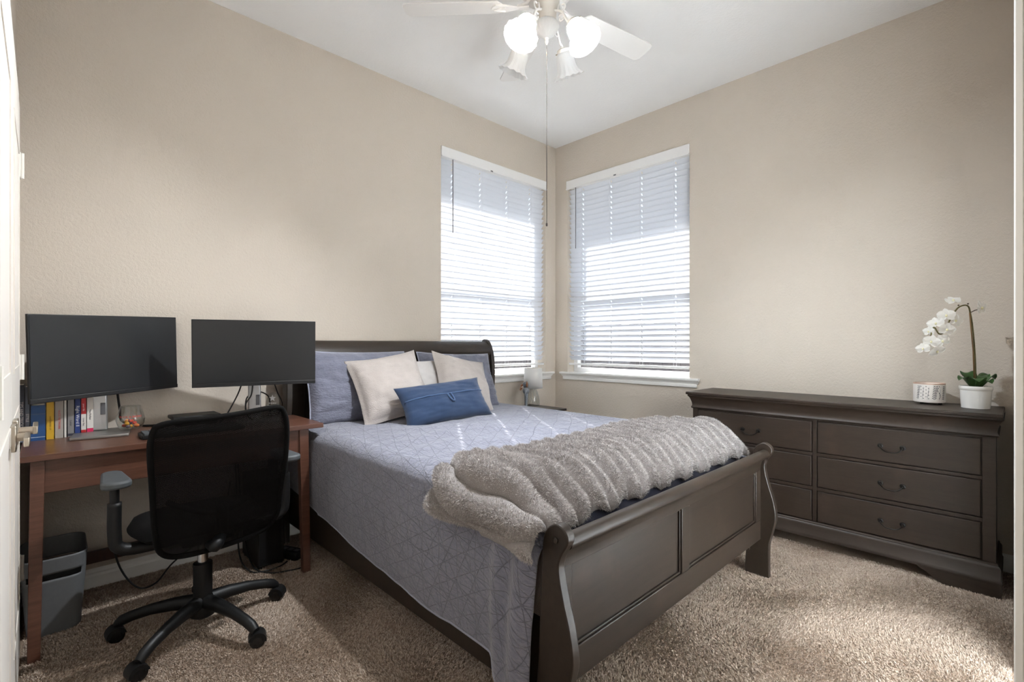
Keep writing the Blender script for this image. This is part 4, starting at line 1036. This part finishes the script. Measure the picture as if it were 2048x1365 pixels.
# orchid
OR = Vector((-0.197, -2.935, DTOP))
oc = thing('potted_orchid', 'white moth orchid arching from a small white pot on the dresser', 'orchid', OR)
G().lathe([(0.050, 0.0), (0.054, 0.001), (0.057, 0.05), (0.0595, 0.090), (0.0625, 0.093), (0.0635, 0.100), (0.0635, 0.108), (0.061, 0.111), (0.057, 0.108), (0.056, 0.09), (0.001, 0.088)], 48, caps=False).build('pot', 'pot_white', oc, smooth=40)
G().lathe([(0.056, 0.089), (0.03, 0.096), (0.001, 0.098)], 24, caps=False).build('soil', 'soil', oc)
ca = R(45.95); CD = Vector((math.cos(ca), math.sin(ca), 0)); CR = Vector((math.sin(ca), -math.cos(ca), 0)); CP = Vector((-3.55, -3.068, 1.165))
dep = (OR - CP).dot(CD)
def op(px, py, dd=0.0):   # place on the plane through the pot (the plant hangs in this plane), then a true depth offset
    z = dep + dd; return CP + CD * z + CR * ((px - 1024) / F_PX * z) + Vector((0, 0, (689 - py) / F_PX * z)) - OR
stem = G().tube(spline([op(1951, 772), op(1951, 745), op(1949, 700), op(1945, 655), op(1941, 630), op(1937, 614), op(1928, 611), op(1914, 618), op(1900, 640), op(1888, 664), op(1878, 668), op(1868, 655), op(1862, 672), op(1866, 688)], 5), 0.0035, 8).build('stem', 'stem_green', oc, smooth=180)
G().tube([op(1949, 772, -0.006), op(1946, 700, -0.006), op(1939, 626, -0.004)], 0.0025, 7).build('stake', 'stem_brown', oc, smooth=180)
G().tube([op(1942, 625), op(1950, 621), op(1960, 618)], 0.0022, 6).build('side_twig', 'bud_dark', oc, smooth=180)
for px, py in ((1936, 608), (1913, 604), (1917, 611)): G().sphere(op(px, py), 0.004, 8, 6).build('bud', 'bud_dark', oc, smooth=180)
def petal(L, w, cup, n=7):
    g = G()
    def fn(u, v):
        t = v; a = 2 * u - 1; ww = w * (math.sin(math.pi * (0.06 + 0.94 * t) ** 0.85)) ** 0.62
        return (a * ww, t * L, cup * (t * t * L) - 0.25 * ww * a * a * (1 if cup > 0 else -1) + 0.03 * L * math.sin(5 * a + 3 * t))
    g.grid(fn, n, n); return g
def flower(c, nrm, size, spin):
    N = Vector(nrm).normalized(); up = Vector((0, 0, 1)); X = up.cross(N).normalized(); Y = N.cross(X)
    F = Matrix(((X.x, Y.x, N.x, c.x), (X.y, Y.y, N.y, c.y), (X.z, Y.z, N.z, c.z), (0, 0, 0, 1)))
    fl = G().sphere((0, 0, 0.004), 0.006 * size / 0.035, 8, 6, (0.8, 1.2, 1)).xf(F).build('flower', 'petal_yellow', oc, smooth=180)
    for ang, L, w, kk in ((90, 1.0, 0.40, 0), (-30, 0.95, 0.36, 0), (210, 0.95, 0.36, 0), (18, 1.05, 0.62, 1), (162, 1.05, 0.62, 1)):
        Mx = F @ Matrix.Rotation(R(ang - 90 + spin), 4, 'Z') @ Matrix.Translation((0, 0.002, 0.002 * kk))
        petal(size * L, size * w, 0.12 if kk else -0.05).xf(Mx).build('petal', 'petal_white', fl, smooth=180)
    return fl
tc_ = -CD
for px, py, dd, off_, size, spin in ((1906, 602, 0.0, (-0.2, 0.2, 1.2), 0.034, 10), (1892, 632, -0.02, (-0.5, 0.3, 0.1), 0.036, 5), (1910, 642, 0.01, (-0.2, -0.3, 0.0), 0.034, -20), (1872, 648, 0.0, (-0.7, 0.9, 0.3), 0.034, 15), (1893, 660, -0.03, (-0.3, 0.1, -0.2), 0.034, -10), (1858, 664, 0.01, (-0.6, 1.4, 0.0), 0.026, 0), (1884, 683, -0.01, (-0.4, 0.0, -0.1), 0.034, 25), (1862, 684, -0.03, (-0.6, 0.3, -0.2), 0.034, -15), (1846, 698, -0.01, (-0.6, 0.7, -0.3), 0.028, 10), (1874, 703, 0.02, (-0.1, 0.1, -0.9), 0.034, 40), (1962, 617, 0.0, (0.25, -0.35, 0.15), 0.037, 12)):
    flower(op(px, py, dd), Vector(tc_) + Vector(off_), size, spin)
for ang, L, w, rise in ((190, 0.10, 0.034, 0.050), (140, 0.11, 0.030, 0.055), (235, 0.085, 0.040, 0.040), (305, 0.100, 0.046, 0.062), (40, 0.09, 0.034, 0.075), (345, 0.085, 0.042, 0.06)):
    a = R(ang); D = Vector((math.cos(a), math.sin(a), 0)); S = Vector((-math.sin(a), math.cos(a), 0))
    def lf(u, v, D=D, S=S, L=L, w=w, rise=rise):
        s = 2 * u - 1; ww = w * math.sin(math.pi * (0.08 + 0.92 * v)) ** 0.6
        return D * (0.012 + v * L * 0.72) + S * (s * ww) + Vector((0, 0, 0.098 + rise * math.sin(v * 2.3) + 0.35 * ww * s * s))
    G().grid(lf, 8, 12).build('leaf', 'leaf_green', oc, smooth=180, solid=0.002)

# ------------------------------------------------------------------ nightstand group
NZ = 0.63
ns = thing('nightstand', 'dark wood nightstand in the corner between bed and window', 'nightstand', (-0.63, -0.27, 0))
W(boxg(-0.86, -0.405, -0.475, -0.05, NZ - 0.02, NZ), ns).build('top', 'night_wood', ns, bevel=0.004)
W(boxg(-0.835, -0.43, -0.45, -0.06, 0.08, NZ - 0.02), ns).build('carcass', 'night_wood', ns, bevel=0.002)
for z0, z1 in ((0.12, 0.34), (0.36, 0.58)):
    d = W(boxg(-0.82, -0.445, -0.462, -0.45, z0, z1), ns).build('drawer', 'night_wood', ns, bevel=0.003)
    W(G().sphere((-0.6325, -0.474, (z0 + z1) / 2), 0.012, 10, 8), ns).build('knob', 'night_wood', d)
for x in (-0.83, -0.47):
    for y in (-0.445, -0.10): W(boxg(x, x + 0.035, y, y + 0.035, 0, 0.08), ns).build('foot', 'night_wood', ns)
lm = thing('table_lamp', 'small table lamp with white drum shade and ribbed clear glass base', 'lamp', (-0.475, -0.155, NZ))
def rib(r, z, a, j): return (r * (1 + 0.035 * math.cos(9 * a + z * 60)) if 0.006 < z < 0.15 else r, z)
G().lathe([(0.050, 0.0), (0.053, 0.004), (0.055, 0.02), (0.054, 0.05), (0.049, 0.085), (0.040, 0.115), (0.028, 0.142), (0.022, 0.155), (0.012, 0.158)], 72, fn=rib).build('glass_base', 'clear_glass', lm, smooth=40)
g = G()
for k in range(9):
    for sg in (-1, 1):
        pts = []
        for i in range(15):
            z = 0.008 + 0.138 * i / 14; t = z / 0.158; r = np.interp(z, [0.004, 0.02, 0.05, 0.085, 0.115, 0.142, 0.155], [0.053, 0.055, 0.054, 0.049, 0.040, 0.028, 0.022]); a = 2 * math.pi * k / 9 + sg * z * 7
            pts.append((r * math.cos(a), r * math.sin(a), z))
        g.tube(pts, 0.0012, 5)
g.build('cut_ribs', 'acrylic_edge' if 'acrylic_edge' in MATS else 'silver', lm, smooth=180)
G().lathe([(0.013, 0.155), (0.013, 0.175), (0.016, 0.178), (0.016, 0.215)], 16).build('socket', 'silver', lm)
G().sphere((0, 0, 0.25), 0.028, 12, 9).build('bulb', 'ivory', lm, smooth=180)
G().lathe([(0.082, 0.152), (0.0765, 0.328)], 48, caps=False).build('shade', 'lamp_shade', lm, smooth=40, solid=0.002)
G().tube([(0.0765 * math.cos(2 * math.pi * k / 40), 0.0765 * math.sin(2 * math.pi * k / 40), 0.328) for k in range(42)], 0.0018, 6).build('shade_ring', 'ivory', lm, smooth=180)
g = G()
for k in range(3): g.tube([(0.012 * math.cos(k * 2.09), 0.012 * math.sin(k * 2.09), 0.29), (0.076 * math.cos(k * 2.09), 0.076 * math.sin(k * 2.09), 0.318)], 0.0015, 5)
g.build('shade_spider', 'copper', lm)
nb = thing('book', 'thin reddish book lying flat on the nightstand', 'book', (-0.72, -0.17, NZ), R(8))
boxg(-0.085, 0.085, -0.06, 0.06, 0.0, 0.003).box(-0.085, 0.085, -0.06, 0.06, 0.014, 0.017).build('cover', 'figure_brown', nb, smooth=0)
boxg(-0.083, 0.083, -0.058, 0.058, 0.003, 0.014).build('pages', 'paper', nb, smooth=0)
fg = thing('elephant_figurine', 'slender grey and brown elephant figurine standing beside the table lamp', 'figurine', (-0.60, -0.19, NZ), R(-135))
# local: -y is the figure's front, turned toward the room
for x, r0 in ((-0.014, 0.013), (0.014, 0.013)): G().tube([(x, 0.004 * (x > 0), 0.0), (x, 0, 0.02), (x, 0, 0.07), (x * 0.9, 0, 0.118)], [0.015, 0.0115, r0, 0.016], 10).build('leg', 'stone_grey', fg, smooth=180)
G().sphere((0, 0, 0.140), 0.036, 14, 10, (1.0, 0.8, 0.85)).build('torso', 'stone_grey', fg, smooth=180)
hd = G().sphere((0, -0.004, 0.190), 0.026, 14, 10, (1.0, 1.0, 1.05)).build('head', 'stone_grey', fg, smooth=180)
for s in (-1, 1):
    G().sphere((s * 0.036, 0.006, 0.196), 0.024, 12, 8, (1.0, 0.35, 1.15)).build('ear', 'stone_grey' if s < 0 else 'figure_brown', fg, smooth=180)
    G().tube([(s * 0.010, -0.024, 0.178), (s * 0.013, -0.040, 0.170), (s * 0.014, -0.048, 0.174)], [0.004, 0.003, 0.0012], 6).build('tusk', 'ivory', fg, smooth=180)
G().tube(spline([(0, -0.024, 0.192), (0, -0.038, 0.178), (0, -0.042, 0.155), (0, -0.052, 0.146)], 4), [0.011] * 4 + [0.009] * 4 + [0.007] * 4 + [0.006], 8).build('trunk', 'figure_brown', fg, smooth=180)
for s in (-1, 1): G().tube(spline([(s * 0.032, 0, 0.155), (s * 0.046, -0.004, 0.13), (s * 0.044, -0.01, 0.100)], 4), [0.009] * 4 + [0.007] * 4 + [0.005], 8).build('arm', 'stone_grey', fg, smooth=180)

# ------------------------------------------------------------------ ceiling fan
FX, FY = -1.80, -1.50
fan = thing('ceiling_fan', 'white five blade ceiling fan with four frosted bell light shades', 'ceiling fan', (FX, FY, H))
def zf(z): return z - H
G().lathe([(0.075, zf(3.05)), (0.075, zf(3.03)), (0.06, zf(3.0)), (0.03, zf(2.985)), (0.014, zf(2.98)), (0.014, zf(2.955))], 32).build('canopy', 'fan_white', fan, smooth=40)
G().lathe([(0.03, zf(2.965)), (0.09, zf(2.955)), (0.125, zf(2.93)), (0.13, zf(2.89)), (0.12, zf(2.855)), (0.085, zf(2.835)), (0.058, zf(2.83))], 40).build('motor_housing', 'fan_white', fan, smooth=40)
G().lathe([(0.062, zf(2.835)), (0.062, zf(2.80)), (0.055, zf(2.785)), (0.048, zf(2.775)), (0.046, zf(2.73)), (0.040, zf(2.715))], 32).build('switch_housing', 'fan_body', fan, smooth=40)
def ribbed(r, z, a, j): return (r * (1 + 0.02 * math.cos(26 * a)), z)
G().lathe([(0.030, zf(2.722)), (0.052, zf(2.716)), (0.058, zf(2.702)), (0.054, zf(2.684)), (0.040, zf(2.665)), (0.020, zf(2.648)), (0.008, zf(2.642))], 104, fn=ribbed).build('bottom_bowl', 'frosted_glass', fan, smooth=60)
G().lathe([(0.009, zf(2.643)), (0.010, zf(2.640)), (0.006, zf(2.634)), (0.009, zf(2.628)), (0.006, zf(2.618)), (0.002, zf(2.610))], 14).build('finial', 'ivory', fan, smooth=60)
G().tube([(0, 0, zf(2.612)), (0, 0, zf(1.745))], 0.0016, 6).build('pull_chain', 'chain_metal', fan, smooth=180)
G().lathe([(0.002, zf(1.752)), (0.0045, zf(1.748)), (0.0045, zf(1.738)), (0.001, zf(1.734))], 10).build('chain_end', 'chain_metal', fan)
G().lathe([(0.0028, zf(2.575)), (0.0028, zf(2.562))], 8).build('chain_link', 'fan_screw', fan)
def blade_geo():
    w = 0.066; L0, L1 = 0.205, 0.695
    out = []
    for t in [i / 8 for i in range(9)]: out.append((L0 + 0.03 - 0.03 * math.sin(math.pi * t), -w * 0.86 + 2 * w * 0.86 * (1 - t)))
    o2 = [(L1 - 0.03, -w), (L1 - 0.01, -w + 0.008), (L1, -w + 0.03), (L1, w - 0.03), (L1 - 0.01, w - 0.008), (L1 - 0.03, w)]
    g = G().prism(out + o2, 'z', -0.003, 0.003); return g
for k in range(5):
    a = R(-10.5 + 72 * k); M = Matrix.Translation((0, 0, zf(2.80))) @ Matrix.Rotation(a, 4, 'Z') @ Matrix.Rotation(R(-11), 4, 'X')
    b = blade_geo().xf(M).build('blade', 'fan_white', fan, bevel=0.0015)
    ir = G()
    ir.prism([(0.085, -0.018), (0.15, -0.012), (0.20, -0.034), (0.245, -0.036), (0.262, -0.02), (0.268, 0), (0.262, 0.02), (0.245, 0.036), (0.20, 0.034), (0.15, 0.012), (0.085, 0.018)], 'z', -0.010, -0.003)
    ir.tube([(0.20, -0.02, -0.011), (0.255, 0, -0.012), (0.20, 0.02, -0.011)], 0.005, 6)
    ir.xf(M).build('blade_iron', 'fan_white', b, bevel=0.002)
    G().tube([Matrix.Rotation(a, 4, 'Z') @ Vector(q) for q in ((0.08, 0, zf(2.845)), (0.10, 0, zf(2.815)), (0.14, 0, zf(2.797)))], 0.010, 8).build('iron_arm', 'fan_white', b)
def bell(r, z, a, j):
    k = max(0.0, (-z - 0.055) / 0.065); return (r * (1 + 0.022 * k * math.cos(14 * a)) * (1 + 0.010 * math.cos(42 * a)), z + 0.002 * k * math.cos(14 * a))
SH = [(0.026, 0.0), (0.036, -0.006), (0.043, -0.020), (0.046, -0.045), (0.0475, -0.065), (0.050, -0.080), (0.055, -0.094), (0.064, -0.106), (0.074, -0.115), (0.079, -0.119)]
for k, (az, lit, tilt) in enumerate(((188, 'warm', 30), (278, 'cool', 30), (98, None, 28), (8, None, 28))):
    a = R(az + 0.0); D = Vector((math.cos(a), math.sin(a), 0))
    top = D * 0.150 + Vector((0, 0, zf(2.650)))
    axis = (D * math.sin(R(tilt)) + Vector((0, 0, -math.cos(R(tilt))))).normalized()
    q = Vector((0, 0, -1)).rotation_difference(axis).to_matrix().to_4x4(); M = Matrix.Translation(top) @ q
    arm = G().tube(spline([D * 0.045 + Vector((0, 0, zf(2.76))), D * 0.085 + Vector((0, 0, zf(2.735))), D * 0.105 + Vector((0, 0, zf(2.70))), D * 0.12 + Vector((0, 0, zf(2.675))), D * 0.135 + Vector((0, 0, zf(2.672))), top - axis * 0.012], 6), 0.006, 8).build('light_arm', 'fan_white', fan, smooth=180)
    # scroll work
    for sgn, rad, cx_, cz_ in ((1, 0.026, 0.088, 2.757), (-1, 0.019, 0.083, 2.705)):
        sp = [D * (cx_ + rad * (1 - t * 0.6) * math.cos(sgn * 6.0 * t + 2.2)) + Vector((0, 0, zf(cz_) + rad * (1 - t * 0.6) * math.sin(sgn * 6.0 * t + 2.2))) for t in [i / 18 for i in range(19)]]
        G().tube(sp, 0.0042, 7).build('scroll', 'fan_white', arm, smooth=180)
    sk = G().lathe([(0.018, 0.016), (0.030, 0.010), (0.034, 0.0), (0.034, -0.012)], 24, mat=M).build('shade_fitter', 'fan_body', arm, smooth=40)
    for t in range(3):
        aa = R(120 * t + 30); G().tube([M @ Vector((0.033 * math.cos(aa), 0.033 * math.sin(aa), -0.006)), M @ Vector((0.044 * math.cos(aa), 0.044 * math.sin(aa), -0.006))], 0.0025, 6).build('thumb_screw', 'fan_screw', arm)
    G().lathe(SH, 144, fn=bell, caps=False, mat=M).build('shade', 'frosted_lit_warm' if lit == 'warm' else ('frosted_lit_cool' if lit else 'frosted_glass'), fan, smooth=60)
    bm_ = 'bulb_warm' if lit == 'warm' else ('bulb_cool' if lit else 'ivory')
    G().lathe([(0.010, -0.004), (0.011, -0.012), (0.015, -0.020), (0.0165, -0.026), (0.014, -0.032), (0.008, -0.037), (0.001, -0.038)], 20, mat=M).build('bulb', bm_, fan, smooth=60)
    if lit:
        ld = bpy.data.lights.new('bulb_light', 'POINT'); ld.energy = BULB_W * (1.35 if lit == 'warm' else 0.72); ld.shadow_soft_size = 0.028; ld.color = (0.90, 0.94, 0.97) if lit == 'warm' else (0.82, 0.92, 1.0)
        lo = bpy.data.objects.new('bulb_light', ld); COL.objects.link(lo); lo.parent = fan; lo.location = M @ Vector((0, 0, -0.060))
